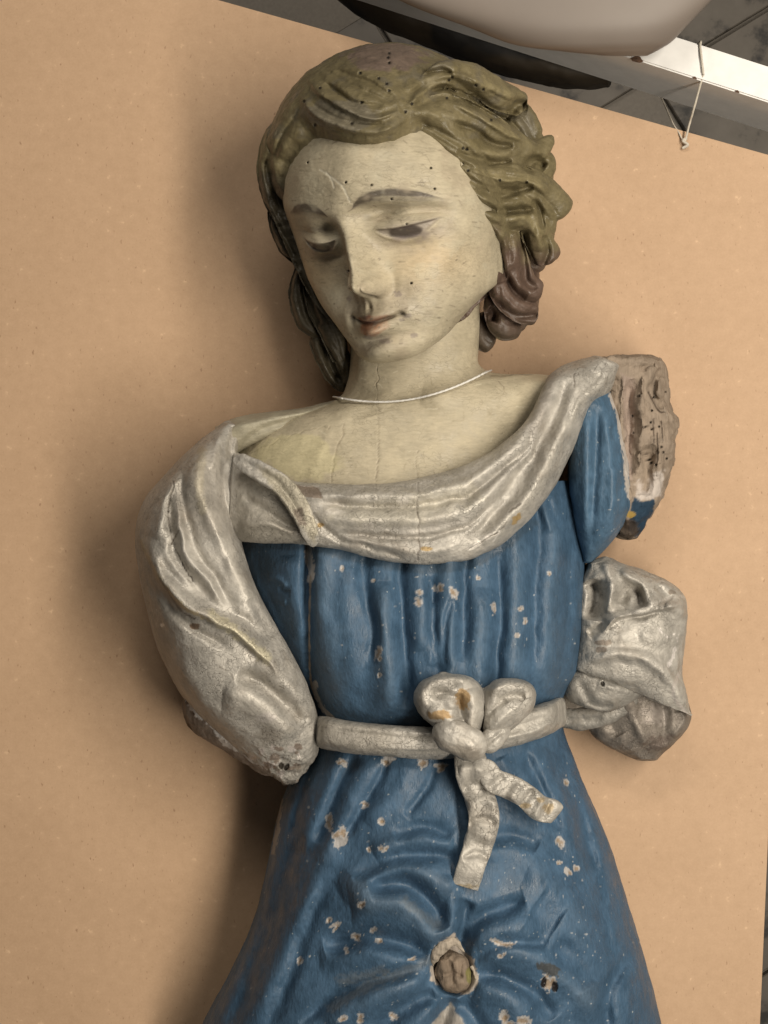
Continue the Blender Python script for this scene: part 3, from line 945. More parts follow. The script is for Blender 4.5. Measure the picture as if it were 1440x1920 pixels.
flakes(bod, [(786, 1113, 5, 11, 0), (822, 1097, 6, 6, 0), (850, 1108, 6, 10, 0), (706, 1223, 5, 9, 0), (712, 1236, 4, 4, 0), (897, 1085, 3, 3, 0), (925, 1140, 2, 6, 0), (976, 1140, 3, 3, 0), (985, 1165, 2, 5, 0.3), (970, 1190, 3, 3, 0), (1030, 1075, 2, 4, 0),
             (710, 1265, 2, 4, 0), (700, 1090, 2, 3, 0), (640, 1065, 3, 3, 0)])
dust(bod, 60, (600, 1040, 1080, 1330))
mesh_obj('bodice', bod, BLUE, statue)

# ---- skirt
sk = loft([
    (580, 1375, 1052, 1350, 100, 100, 330, 20),
    (572, 1405, 1062, 1385, 100, 100, 338, 20),
    (545, 1460, 1085, 1445, 95, 95, 350, 10),
    (522, 1520, 1112, 1510, 90, 90, 358, 5),
    (508, 1590, 1142, 1580, 85, 85, 366, 0),
    (492, 1660, 1166, 1655, 80, 80, 378, 0),
    (470, 1740, 1190, 1735, 75, 75, 388, 0),
    (438, 1810, 1212, 1810, 70, 70, 392, 0),
    (405, 1870, 1228, 1870, 65, 65, 388, 0),
    (368, 1940, 1244, 1940, 60, 60, 376, 0),
    (340, 2000, 1260, 2000, 60, 60, 360, 0)], 2.0, 30, 2.25)
sk.base(c_blue, 0.18, 46)
sk.strokes([
    ([(640, 1415), (600, 1500), (560, 1600)], 10, 9), ([(668, 1415), (630, 1490), (590, 1580)], 6, -9), ([(700, 1420), (650, 1510), (600, 1620)], 10, 8), ([(730, 1425), (690, 1500), (640, 1570)], 6, -7), ([(600, 1410), (570, 1480), (545, 1570)], 6, -9),
    ([(770, 1430), (740, 1490), (690, 1550)], 10, 6), ([(820, 1435), (800, 1480), (760, 1530)], 6, -6), ([(1030, 1385), (1080, 1500), (1120, 1640)], 9, -11), ([(1000, 1400), (1050, 1500), (1090, 1620)], 12, 8), ([(1060, 1390), (1110, 1520), (1150, 1660)], 9, 9),
    ([(980, 1410), (1020, 1490), (1050, 1560)], 6, -7), ([(940, 1420), (960, 1460)], 8, 5),
    ([(735, 1568), (797, 1548), (847, 1572)], 8, -9), ([(700, 1600), (770, 1572), (850, 1590)], 13, 11, 'g'), ([(660, 1645), (722, 1614), (797, 1601), (858, 1610)], 9, -13), ([(640, 1680), (700, 1640), (780, 1630), (840, 1680)], 18, 16),
    ([(691, 1668), (747, 1655), (797, 1684), (834, 1742)], 11, -20), ([(655, 1700), (730, 1694), (790, 1724), (836, 1770)], 17, 19), ([(610, 1775), (685, 1758), (747, 1766), (806, 1792)], 11, -20), ([(600, 1800), (680, 1790), (750, 1800), (812, 1812)], 15, 10),
    ([(910, 1572), (960, 1567), (1010, 1590)], 9, -10), ([(900, 1600), (970, 1596), (1030, 1640)], 16, 9), ([(850, 1640), (846, 1700), (852, 1770)], 11, 10), ([(884, 1690), (868, 1730), (858, 1776)], 7, -14), ([(862, 1776), (905, 1722), (985, 1690)], 9, -15),
    ([(880, 1775), (930, 1745), (1010, 1735)], 15, 11), ([(892, 1790), (950, 1768), (1030, 1772)], 7, -8),
    ([(895, 1788), (972, 1786), (1035, 1816), (1079, 1853), (1120, 1910)], 14, 13), ([(895, 1828), (950, 1836), (1000, 1862), (1040, 1910)], 9, -15), ([(890, 1850), (950, 1872), (990, 1920)], 16, 12),
    ([(985, 1640), (1047, 1680), (1087, 1745), (1102, 1820), (1126, 1900)], 20, 13), ([(1040, 1770), (1080, 1800), (1110, 1850)], 14, -8), ([(1000, 1700), (1050, 1730)], 25, -8),
    ([(806, 1838), (740, 1856), (660, 1890), (620, 1930)], 13, 13), ([(800, 1812), (730, 1828), (640, 1860), (560, 1920)], 7, -11), ([(815, 1862), (760, 1890), (700, 1940)], 10, -13), ([(820, 1880), (780, 1920), (750, 1960)], 12, 10),
    ([(540, 1480), (506, 1630), (455, 1800), (400, 1920)], 10, 8), ([(560, 1560), (520, 1680), (470, 1830), (430, 1930)], 9, -11), ([(632, 1570), (570, 1690), (520, 1800), (470, 1930)], 16, 11), ([(620, 1650), (570, 1750), (540, 1840), (500, 1940)], 8, -8),
    ([(1085, 1490), (1120, 1640), (1150, 1800)], 8, -10), ([(1190, 1780), (1150, 1840), (1136, 1890), (1140, 1940)], 8, -14), ([(1200, 1760), (1180, 1840), (1180, 1940)], 13, 9), ([(1110, 1560), (1140, 1700), (1165, 1800)], 10, 8),
    ([(850, 1870), (835, 1900), (800, 1980)], 10, -16), ([(860, 1872), (890, 1910), (930, 1970)], 9, -10),
], 1.7, 1.6, 5, 0.85)
for bx, by, br, ba in [(705, 1690, 85, 22), (1000, 1740, 95, 20), (850, 1590, 70, 10), (720, 1880, 80, 16), (985, 1885, 70, 14), (850, 1820, 70, -22), (560, 1700, 60, 10), (620, 1800, 60, -10)]:
    sk.V[:, 2] += ba * np.exp(-((sk.V[:, 0] - bx) ** 2 + (sk.V[:, 1] - by) ** 2) / br ** 2) * sk.front
sk.rub((0.095, 0.135, 0.18), 8, 30, 0.45)
sk.rough(2.2, 36, 3)
# socket where the gathered cloth held an ornament
idx, d, _, _ = polydist(sk.V, [(845, 1800), (850, 1830)], 60)
sk.V[idx, 2] -= 26 * (1 - sstep(24, 44, d))
sk.poly([(852, 1752), (862, 1775), (890, 1800), (896, 1840), (880, 1862), (850, 1862), (820, 1846), (806, 1836), (806, 1812), (816, 1806), (814, 1782), (828, 1766)], (0.40, 0.35, 0.30), 1, 7, 2)
sk.poly([(845, 1880), (800, 1930), (770, 2000), (900, 2000), (870, 1920)], (0.33, 0.30, 0.26), 0.9, 5, 2)
flakes(sk, [(640, 1562, 12, 15, 0.5), (615, 1540, 5, 12, 0.4), (683, 1508, 5, 5, 0), (718, 1543, 5, 5, 0), (692, 1592, 3, 4, 0), (720, 1590, 7, 5, 0), (1050, 1577, 6, 10, 0), (1048, 1618, 4, 3, 0), (1070, 1634, 7, 8, 0), (1064, 1470, 3, 6, 0),
            (676, 1697, 5, 6, 0), (617, 1727, 4, 6, 0), (629, 1740, 3, 9, 0.5), (660, 1756, 8, 4, 0), (703, 1744, 5, 3, 0), (708, 1766, 6, 4, 0), (649, 1783, 3, 3, 0), (562, 1805, 4, 9, 0.4), (641, 1910, 5, 5, 0), (675, 1912, 6, 5, 0),
            (943, 1770, 20, 4, 0.05), (940, 1790, 5, 4, 0), (775, 1798, 10, 3, 0), (1030, 1845, 10, 20, 0.1), (945, 1908, 16, 6, 0.4), (975, 1915, 16, 8, 0.3), (738, 1905, 10, 4, 2.4), (640, 1430, 8, 4, 0.8), (730, 1426, 10, 5, 0.8), (790, 1430, 12, 6, 0.6), (820, 1436, 14, 6, 0)])
sk.blob(1030, 1818, 22, 10, (0.05, 0.045, 0.035), 0.8, 0.7, 0.4)
sk.blob(1019, 1842, 5, 11, (0.012, 0.01, 0.01), 1, 0.2, 0.2, depth=4)
sk.blob(1040, 1850, 6, 10, (0.012, 0.01, 0.01), 1, 0.2, -0.1, depth=4)
for q in [[(812, 1800), (700, 1845), (620, 1890)], [(760, 1690), (820, 1735)], [(720, 1820), (640, 1840)]]:
    sk.line(q, 8, (0.16, 0.17, 0.17), 0.4, 9, soft=7)
sk.line([(526, 1500), (520, 1560), (512, 1600)], 4, (0.35, 0.31, 0.27), 0.8, 4)
dust(sk, 220, (470, 1430, 1210, 1920))
dust(sk, 120, (880, 1560, 1100, 1900))
mesh_obj('skirt', sk, BLUE, statue)
plug = sweep([(834, 1786, 352), (846, 1812, 366), (854, 1840, 366), (858, 1862, 350)], [44, 64, 62, 40], 0.8, 1.8)
plug.base((0.20, 0.155, 0.115), 0.35, 14).strokes([([(838, 1800), (845, 1820), (850, 1850)], 6, -8), ([(866, 1800), (862, 1835)], 5, -6), ([(830, 1830), (850, 1826), (870, 1832)], 4, -5)])
plug.rough(6.0, 20, 3)
plug.blob(880, 1828, 6, 14, (0.17, 0.16, 0.05), 0.8, 0.5)
mesh_obj('wooden_plug', plug, WOOD, statue)
rim = sweep([(812, 1812, 368), (818, 1790, 380), (834, 1772, 388), (852, 1766, 386), (872, 1786, 380)], [8, 20, 24, 16, 6], 0.7, 1.8)
rim.base((0.36, 0.31, 0.25), 0.3, 12).rough(6.0, 14, 3)
mesh_obj('socket_rim', rim, WOOD, statue)
rim = sweep([(884, 1812, 372), (894, 1835, 374), (886, 1858, 370)], [4, 8, 5], 0.8, 1.8)
rim.base((0.36, 0.31, 0.25), 0.3, 12).rough(4.0, 9, 3)
mesh_obj('socket_rim', rim, WOOD, statue)

# ---- belt, bow and ribbon ends
belt = loft([
    (592, 1344, 590, 1398, 160, 160, 300, 120), (608, 1343, 606, 1404, 250, 240, 352, 200), (660, 1352, 656, 1412, 322, 312, 378, 260), (740, 1360, 740, 1420, 345, 335, 392, 290), (820, 1362, 822, 1424, 350, 340, 396, 300), (900, 1352, 905, 1412, 348, 338, 394, 300),
    (970, 1334, 975, 1396, 320, 310, 378, 260), (1024, 1316, 1028, 1378, 240, 230, 346, 190), (1046, 1308, 1049, 1366, 150, 150, 290, 110), (1056, 1306, 1060, 1360, 90, 90, 180, 60)], 1.8, 20, 3.4, 4, 4)
belt.V[:, 2] -= 8
belt.base(c_silv, 0.2, 30)
belt.strokes([([(620, 1368), (720, 1380), (830, 1392)], 5, -4), ([(700, 1400), (780, 1404), (850, 1400)], 4, 4), ([(950, 1372), (1000, 1352), (1040, 1345)], 5, -6), ([(940, 1385), (1000, 1372), (1040, 1350)], 5, 5), ([(760, 1372), (830, 1378)], 5, 5), ([(930, 1360), (1010, 1332)], 5, 4)])
belt.rough(1.8, 22, 3)
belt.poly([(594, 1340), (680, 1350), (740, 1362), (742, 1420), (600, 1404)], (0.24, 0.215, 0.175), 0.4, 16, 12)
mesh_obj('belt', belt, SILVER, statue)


def silver(s, ridges, rough=2.0):
    s.base(c_silv, 0.2, 28)
    s.strokes(ridges, 1.1, 0.9)
    s.rub((0.52, 0.49, 0.43), 3, 10, 0.3)
    s.rough(rough, 18, 3)
    return s


bow = bpy.data.objects.new('bow', None)
S.collection.objects.link(bow)
bow.parent = statue
l1 = silver(loft([(822, 1262, 850, 1262, 372, 372, 400, 360), (790, 1278, 888, 1272, 368, 372, 436, 350), (776, 1305, 908, 1300, 366, 376, 446, 345), (784, 1335, 910, 1330, 368, 376, 446, 345), (812, 1362, 905, 1360, 372, 376, 440, 350), (842, 1382, 896, 1384, 376, 376, 430, 355)], 1.6, 20, 3.2, 3, 4),
            [([(800, 1330), (790, 1300), (815, 1275), (850, 1270), (885, 1282)], 10, 12), ([(808, 1304), (835, 1300), (858, 1316), (866, 1350)], 8, -17, 'g'), ([(862, 1300), (868, 1340), (875, 1375)], 5, -9), ([(884, 1290), (890, 1330), (885, 1372)], 12, 10),
             ([(800, 1342), (830, 1345), (856, 1366)], 10, 9), ([(845, 1290), (850, 1330)], 8, 8)])
l1.blob(868, 1310, 12, 20, (0.36, 0.22, 0.08), 0.8, 0.7)
l1.blob(822, 1340, 20, 9, (0.36, 0.22, 0.08), 0.8, 0.7)
mesh_obj('loop', l1, SILVER, bow)
l2 = silver(loft([(902, 1300, 908, 1290, 375, 375, 392, 360), (906, 1340, 938, 1272, 372, 366, 428, 345), (905, 1375, 985, 1276, 374, 350, 436, 335), (925, 1385, 1004, 1296, 372, 340, 426, 325), (960, 1368, 1002, 1322, 355, 340, 404, 320), (985, 1345, 996, 1335, 345, 340, 380, 320)], 1.6, 20, 3.2, 3, 3),
            [([(915, 1300), (950, 1282), (990, 1290), (998, 1312)], 8, 11), ([(930, 1314), (960, 1306), (985, 1308)], 7, -14), ([(915, 1375), (950, 1340), (985, 1320)], 9, 9), ([(908, 1350), (930, 1325), (950, 1312)], 5, -9)])
mesh_obj('loop', l2, SILVER, bow)
kn = silver(sweep([(812, 1366, 418), (845, 1378, 436), (885, 1398, 436), (908, 1410, 416)], [50, 66, 64, 40], 0.75, 1.8), [([(835, 1368), (870, 1375), (905, 1400)], 5, -2.5)])
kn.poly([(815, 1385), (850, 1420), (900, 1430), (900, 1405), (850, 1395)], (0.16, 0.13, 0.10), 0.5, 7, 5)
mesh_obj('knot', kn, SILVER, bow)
k2 = silver(sweep([(898, 1405, 412), (925, 1385, 420), (955, 1362, 402)], [34, 46, 26], 0.7, 1.8), [([(905, 1400), (945, 1370)], 4, -5)])
mesh_obj('knot', k2, SILVER, bow)
t1 = silver(sweep([(880, 1412, 392), (886, 1450, 400), (898, 1490, 382), (908, 1535, 400), (898, 1580, 386), (884, 1622, 398), (872, 1662, 390)], [58, 66, 58, 58, 56, 52, 52], 0.3, 1.8, ends=False, ex=3.6),
            [([(858, 1445), (885, 1440), (912, 1450)], 9, 8), ([(865, 1478), (890, 1470), (915, 1478)], 7, -9), ([(875, 1510), (905, 1498), (935, 1510)], 9, 9), ([(875, 1545), (905, 1535), (932, 1545)], 7, -9), ([(870, 1580), (900, 1568), (925, 1580)], 9, 6), ([(868, 1610), (895, 1600), (918, 1612)], 6, -7), ([(880, 1420), (882, 1470)], 6, -7)], 1.4)
t1.blob(870, 1662, 26, 5, (0.28, 0.23, 0.15), 0.8, 0.6)
mesh_obj('ribbon_end', t1, SILVER, bow)
t2 = silver(sweep([(905, 1425, 400), (925, 1462, 398), (955, 1475, 388), (985, 1492, 392), (1012, 1515, 380), (1038, 1522, 372), (1046, 1526, 366)], [34, 46, 46, 46, 48, 46, 30], 0.4, 1.8, blunt=0.25, ex=3.2),
            [([(915, 1480), (945, 1455)], 6, -8), ([(955, 1500), (975, 1470)], 8, 9), ([(975, 1515), (1000, 1480)], 6, -9), ([(1000, 1535), (1022, 1495)], 7, 9), ([(1015, 1540), (1032, 1500)], 5, -7)], 1.5)
for q in [(985, 1510, 10, 5), (1030, 1515, 12, 9), (1015, 1500, 8, 5)]:
    t2.blob(*q, (0.38, 0.27, 0.12), 0.6, 0.7)
mesh_obj('ribbon_end', t2, SILVER, bow)

# ---- scarf across the chest
dr = loft([
    # upper edge      lower edge
    (440, 846, 428, 1010, 250, 240, 330, 200),
    (500, 880, 480, 1018, 318, 320, 372, 270),
    (560, 903, 560, 1020, 336, 348, 392, 300),
    (640, 908, 640, 1032, 345, 366, 404, 320),
    (720, 906, 715, 1050, 348, 374, 410, 320),
    (790, 896, 800, 1059, 346, 376, 412, 320),
    (860, 876, 888, 1046, 340, 366, 406, 310),
    (930, 840, 962, 1004, 326, 340, 392, 290),
    (985, 790, 1028, 930, 306, 290, 372, 250),
    (1012, 740, 1072, 850, 280, 240, 344, 200),
    (1030, 704, 1108, 768, 240, 205, 316, 160),
    (1060, 684, 1142, 738, 200, 180, 290, 130),
    (1110, 668, 1166, 690, 160, 160, 262, 120)], 1.9, 20, 2.5, 6, 8)
dr.base(c_silv, 0.18, 34)
dr.strokes([
    ([(560, 925), (680, 930), (790, 925), (880, 900), (950, 855), (1000, 790)], 9, 9), ([(600, 945), (700, 950), (800, 945), (890, 920), (970, 860), (1010, 790)], 6, -10), ([(600, 968), (700, 975), (800, 970), (890, 945), (960, 890)], 12, 10),
    ([(620, 995), (720, 1010), (800, 1008), (880, 980), (950, 920), (990, 860)], 6, -9), ([(640, 1012), (720, 1030), (800, 1036), (870, 1022)], 10, 7), ([(580, 960), (620, 1000), (700, 1030), (760, 1045)], 6, -7),
    ([(879, 1012), (930, 965), (975, 900), (1010, 835), (1040, 775), (1064, 708)], 13, -18, 'g'), ([(905, 1020), (970, 960), (1020, 890), (1052, 820), (1085, 750), (1110, 700)], 15, 13), ([(1060, 800), (1085, 740), (1130, 700)], 6, -6), ([(1100, 745), (1130, 715), (1150, 690)], 10, 7),
    ([(455, 930), (500, 960), (570, 1000)], 8, -8), ([(450, 990), (510, 985), (580, 1005)], 9, 8), ([(460, 880), (520, 915), (570, 960)], 12, 8),
], 1.05, 1.2, 8)
dr.rub((0.54, 0.51, 0.44), 4, 16, 0.3)
dr.rough(2.0, 30, 3)
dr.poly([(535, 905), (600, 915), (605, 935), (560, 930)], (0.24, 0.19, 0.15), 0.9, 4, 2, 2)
dr.poly([(600, 975), (780, 985), (900, 935), (880, 905), (740, 935), (620, 950)], (0.56, 0.52, 0.42), 0.45, 22, 16)
dr.poly([(1010, 690), (1045, 690), (1030, 770), (1000, 830), (985, 800)], (0.30, 0.27, 0.24), 0.5, 6, 8)  # shadow beside the shoulder strap, painted along its left edge
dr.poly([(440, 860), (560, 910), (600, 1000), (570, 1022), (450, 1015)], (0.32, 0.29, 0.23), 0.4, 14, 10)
for q, w in [([(784, 905), (783, 960), (786, 1000), (784, 1050)], 1.2), ([(705, 905), (708, 950)], 0.8), ([(590, 990), (570, 985), (545, 960)], 1.2), ([(560, 1000), (578, 1018)], 2.4), ([(880, 1030), (930, 1000), (950, 980)], 1.2), ([(955, 960), (975, 945)], 2.0), ([(1078, 700), (1077, 727)], 0.8)]:
    dr.crack(q, w, (0.08, 0.06, 0.045), 0.8, 1.5)
dr.line([(878, 1032), (915, 1005), (938, 995), (925, 1015)], 1.6, (0.72, 0.68, 0.62), 0.8, 1.5)
for q in [(800, 1029, 10, 4), (965, 975, 6, 10), (972, 968, 5, 8), (600, 985, 6, 4)]:
    dr.blob(*q, (0.42, 0.27, 0.08), 0.75, 0.7)
for q in [(560, 1005, 12, 6), (755, 940, 14, 8), (690, 985, 12, 8), (770, 1000, 22, 10), (625, 960, 20, 6), (540, 940, 10, 8)]:
    dr.blob(*q, (0.62, 0.58, 0.52), 0.6, 0.7)
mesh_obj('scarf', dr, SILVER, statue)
band = silver(sweep([(438, 858, 362), (480, 880, 388), (530, 912, 404), (562, 955, 416), (582, 1000, 412), (588, 1026, 396)], [26, 38, 40, 40, 32, 16], 0.26, 1.8, ex=2.8), [([(450, 862), (520, 905), (570, 975)], 5, -5), ([(460, 885), (525, 930), (565, 995)], 5, 4)])
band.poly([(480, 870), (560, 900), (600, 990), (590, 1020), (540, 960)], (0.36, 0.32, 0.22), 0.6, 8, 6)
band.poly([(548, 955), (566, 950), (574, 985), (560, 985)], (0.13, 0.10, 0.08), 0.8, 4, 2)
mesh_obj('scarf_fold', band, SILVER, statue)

# ---- cloth behind the shoulder
bk_ = loft([(404, 800, 436, 856, 150, 215, 262, 90), (440, 783, 480, 830, 150, 225, 272, 80), (500, 773, 545, 808, 150, 225, 268, 80), (570, 764, 600, 788, 150, 215, 256, 80), (640, 747, 650, 764, 150, 195, 222, 90)], 1.9, 16, 2.4, 5, 4)
bk_.base((0.36, 0.33, 0.245), 0.16, 30).strokes([([(450, 835), (490, 806), (560, 784), (630, 760)], 6, -8), ([(425, 805), (500, 785), (580, 770)], 7, 5)])
bk_.rough(1.8, 22, 3)
mesh_obj('shoulder_cloth', bk_, SKIN, statue)

# ---- sleeve on the left of the picture
sl = loft([
    # outer (left)    inner (right)
    (418, 794, 448, 800, 210, 240, 268, 130),
    (368, 832, 446, 842, 170, 250, 308, 90),
    (318, 880, 440, 900, 150, 258, 344, 70),
    (275, 932, 444, 965, 140, 262, 368, 60),
    (255, 985, 456, 1030, 135, 268, 384, 55),
    (257, 1050, 478, 1095, 132, 272, 394, 50),
    (272, 1130, 512, 1165, 130, 276, 398, 50),
    (298, 1220, 556, 1240, 130, 276, 396, 50),
    (345, 1310, 586, 1310, 135, 262, 384, 55),
    (405, 1375, 598, 1370, 145, 240, 358, 60),
    (470, 1425, 592, 1420, 155, 210, 316, 70),
    (528, 1464, 560, 1462, 165, 180, 250, 100)], 1.9, 30, 2.7, 8, 6)
sl.base(c_silv, 0.18, 36)
sl.strokes([
    ([(400, 830), (380, 870), (376, 915), (399, 978), (431, 1047), (466, 1110), (502, 1175)], 17, 17, 'g'), ([(425, 860), (420, 920), (440, 990), (462, 1050)], 8, -12), ([(440, 870), (438, 940), (452, 1010)], 7, 6),
    ([(345, 880), (340, 950), (360, 1010), (400, 1085), (445, 1150)], 9, -12), ([(325, 903), (315, 960), (325, 1017), (342, 1057), (362, 1090), (399, 1126)], 9, -15, 'g'), ([(335, 930), (338, 1000), (365, 1060), (420, 1125)], 9, 8),
    ([(321, 895), (303, 970), (289, 1009)], 9, 9), ([(295, 930), (275, 985), (270, 1020)], 8, -6),
    ([(262, 1010), (297, 1076), (346, 1136), (395, 1158), (447, 1190), (496, 1230), (530, 1270)], 17, 20, 'a'), ([(300, 1040), (340, 1095), (400, 1135), (470, 1170), (520, 1210)], 10, -10), ([(470, 1120), (495, 1165), (520, 1190)], 8, -10),
    ([(280, 1090), (330, 1150), (380, 1185), (430, 1220)], 9, -12), ([(445, 1266), (496, 1287), (530, 1316), (572, 1364)], 12, -24, 'g'), ([(420, 1310), (470, 1315), (520, 1355), (550, 1390)], 26, 16), ([(480, 1240), (540, 1275), (575, 1320)], 14, 9),
    ([(330, 1230), (380, 1310), (450, 1380)], 14, 7), ([(440, 800), (436, 840), (440, 870)], 6, -12), ([(415, 810), (408, 850), (400, 880)], 8, 6),
], 1.1, 1.2, 8)
sl.rub((0.53, 0.49, 0.42), 6, 22, 0.3)
sl.rough(2.2, 34, 3)
sl.V += sl.N() * (9 * fnoise(sl.V / 16, 3) * sstep(1375, 1445, sl.V[:, 1]))[:, None]
sl.crack([(325, 903), (315, 960), (325, 1017), (342, 1057), (362, 1090)], 1.5, (0.05, 0.04, 0.03), 1.0, 3)
sl.line([(335, 995), (322, 1020)], 1.6, (0.06, 0.045, 0.03), 0.8, 1.5)
sl.line([(265, 1015), (290, 1070), (340, 1135), (395, 1165)], 3, (0.52, 0.44, 0.27), 0.75, 4)
sl.line([(300, 1085), (335, 1140), (365, 1160)], 1.6, (0.08, 0.06, 0.045), 0.8, 2)
sl.line([(395, 1152), (450, 1190), (500, 1235)], 9, (0.66, 0.60, 0.40), 0.6, 9, soft=4)
sl.line([(378, 845), (374, 910), (378, 960)], 8, (0.55, 0.49, 0.34), 0.5, 6, soft=4)
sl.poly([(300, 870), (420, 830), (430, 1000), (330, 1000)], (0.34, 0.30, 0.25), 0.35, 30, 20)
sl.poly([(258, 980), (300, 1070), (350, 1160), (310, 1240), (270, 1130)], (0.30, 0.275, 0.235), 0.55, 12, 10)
sl.blob(366, 1174, 9, 6, (0.16, 0.10, 0.06), 0.9, 0.5)
sl.blob(304, 1172, 4, 3, (0.75, 0.72, 0.68), 0.9, 0.4)
sl.blob(500, 1345, 18, 10, (0.50, 0.46, 0.43), 0.5, 0.5)
for k in range(60):
    px, py = rng.uniform(280, 560), rng.uniform(900, 1420)
    l, an = rng.uniform(5, 22), rng.normal(0.9, 0.3)
    sl.line([(px, py), (px + l * math.cos(an), py + l * math.sin(an))], rng.uniform(0.5, 1.1), (0.70, 0.67, 0.60) if k % 2 else (0.12, 0.095, 0.07), rng.uniform(0.3, 0.7), 1.0)
for k in range(26):
    sl.blob(rng.uniform(470, 590), rng.uniform(1400, 1470), rng.uniform(3, 10), rng.uniform(3, 8), (0.62, 0.56, 0.52) if k % 2 else (0.25, 0.19, 0.15), 0.8, 0.8, nscale=5)
sl.blob(527, 1436, 5, 7, (0.02, 0.015, 0.01), 1, 0.3, depth=6)
sl.blob(537, 1438, 4, 7, (0.03, 0.025, 0.02), 1, 0.3, 0.5, depth=6)
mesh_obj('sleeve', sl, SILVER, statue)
# remains of the arm behind that sleeve
ar = loft([(346, 1292, 400, 1290, 150, 170, 225, 80), (344, 1338, 440, 1330, 150, 180, 240, 70), (366, 1374, 490, 1370, 150, 190, 245, 70), (418, 1406, 530, 1410, 150, 190, 240, 80), (488, 1450, 560, 1450, 150, 180, 220, 90)], 1.9, 16, 2.3, 4, 6)
ar.base((0.24, 0.19, 0.15), 0.3, 20)
ar.poly([(340, 1300), (365, 1320), (400, 1345), (440, 1378), (480, 1370), (420, 1290), (350, 1285)], c_blue, 1, 4, 2)
ar.line([(352, 1306), (368, 1335), (395, 1352), (415, 1375), (436, 1388)], 7, (0.66, 0.62, 0.58), 0.95, 6, -3)
ar.line([(415, 1388), (460, 1412), (500, 1440)], 5, (0.58, 0.52, 0.46), 0.9, 5)
ar.rough(4.0, 18, 3)
mesh_obj('arm_stump', ar, WOOD, statue)
sp = sweep([(352, 1345, 150), (378, 1362, 165), (410, 1378, 170)], [30, 36, 24], 0.7, 1.8)
sp.base((0.17, 0.115, 0.07), 0.3, 16).rough(4, 14, 3)
mesh_obj('wood_splinter', sp, WOOD, statue)
sp = sweep([(415, 1394, 90), (432, 1402, 95), (446, 1404, 95)], [10, 14, 8], 0.8, 1.8)
sp.base((0.06, 0.035, 0.02), 0.3, 16).rough(2, 8, 3)
mesh_obj('wood_splinter', sp, WOOD, statue)

# ---- sleeve and broken arm on the right
bs_ = loft([(1060, 735, 1146, 735, 200, 175, 262, 80), (1062, 790, 1166, 790, 200, 170, 276, 70), (1064, 850, 1175, 850, 200, 165, 284, 60), (1066, 910, 1184, 910, 195, 160, 284, 60), (1072, 960, 1182, 960, 185, 155, 276, 60), (1082, 1010, 1152, 1010, 170, 150, 252, 70), (1092, 1052, 1112, 1052, 150, 150, 200, 90)], 1.9, 20, 2.4, 6, 4)
bs_.base((0.064, 0.122, 0.190), 0.16, 40)  # paler than the dress blue: light from the right put into the colour
bs_.strokes([([(1120, 760), (1118, 850), (1112, 950), (1105, 1030)], 8, -11), ([(1135, 770), (1148, 850), (1150, 930), (1135, 1000)], 12, 11), ([(1145, 800), (1158, 840), (1152, 880)], 7, -9), ([(1100, 780), (1098, 900), (1098, 1000)], 9, 7), ([(1165, 880), (1168, 950)], 6, -5), ([(1110, 960), (1104, 1040)], 7, 5)])
bs_.rough(1.8, 26, 3)
bs_.line([(1146, 742), (1160, 775), (1163, 805), (1172, 850), (1176, 905), (1184, 935)], 5, c_gesso, 0.9, 4)
dust(bs_, 20, (1080, 760, 1180, 1000))
mesh_obj('blue_sleeve', bs_, BLUE, statue)
st = loft([
    (1090, 688, 1168, 668, 150, 130, 240, 60),
    (1130, 720, 1240, 676, 160, 100, 226, 50),
    (1140, 775, 1252, 745, 165, 95, 222, 45),
    (1146, 830, 1266, 790, 165, 90, 222, 45),
    (1150, 890, 1262, 855, 165, 90, 220, 45),
    (1152, 940, 1246, 920, 160, 92, 214, 50),
    (1150, 980, 1222, 964, 150, 95, 204, 55),
    (1158, 1002, 1192, 1004, 130, 110, 170, 70)], 1.6, 20, 3.2, 6, 4)
st.base((0.27, 0.215, 0.165), 0.22, 26)
st.strokes([([(1182, 712), (1180, 800), (1182, 900)], 11, -16, 'g'), ([(1172, 700), (1166, 780), (1172, 880), (1182, 940)], 5, 7), ([(1205, 700), (1203, 800), (1202, 920)], 4, 7), ([(1215, 835), (1212, 880), (1210, 930)], 14, -15), ([(1212, 836), (1228, 832), (1238, 850), (1236, 900)], 4, 5),
            ([(1240, 690), (1225, 730), (1243, 765)], 8, -14), ([(1232, 700), (1236, 760)], 5, 7), ([(1245, 800), (1246, 860), (1236, 920)], 8, -6), ([(1200, 690), (1230, 684)], 6, -8)], 1.0, 1.6)
st.V[:, 2] += 2.2 * fnoise(st.V / np.array([5, 90, 60]), 2) * st.front
st.carve(8.0, 24)
st.rough(5.0, 34, 3)
st.poly([(1165, 700), (1190, 712), (1186, 900), (1178, 900), (1170, 800)], (0.36, 0.28, 0.24), 0.6, 4, 4)
st.poly([(1196, 900), (1215, 925), (1220, 890), (1245, 880), (1240, 930), (1215, 938), (1192, 940)], (0.55, 0.50, 0.46), 0.7, 9, 5)
st.poly([(1188, 930), (1200, 940), (1226, 938), (1226, 980), (1190, 1010), (1178, 990), (1182, 955)], (0.022, 0.045, 0.075), 1, 4, 2)
st.poly([(1150, 970), (1185, 975), (1200, 990), (1190, 1012), (1150, 1012)], (0.06, 0.045, 0.035), 0.9, 6, 4)
st.blob(1182, 965, 8, 6, (0.32, 0.21, 0.05), 0.9, 0.6)
st.holes([(1196, 760), (1200, 742), (1204, 778), (1222, 770), (1220, 792), (1222, 805), (1236, 800), (1212, 800), (1210, 850), (1216, 862), (1222, 868), (1230, 872), (1244, 848), (1250, 860), (1186, 780), (1188, 812), (1248, 735), (1226, 745), (1240, 838), (1198, 880)], 2.2)
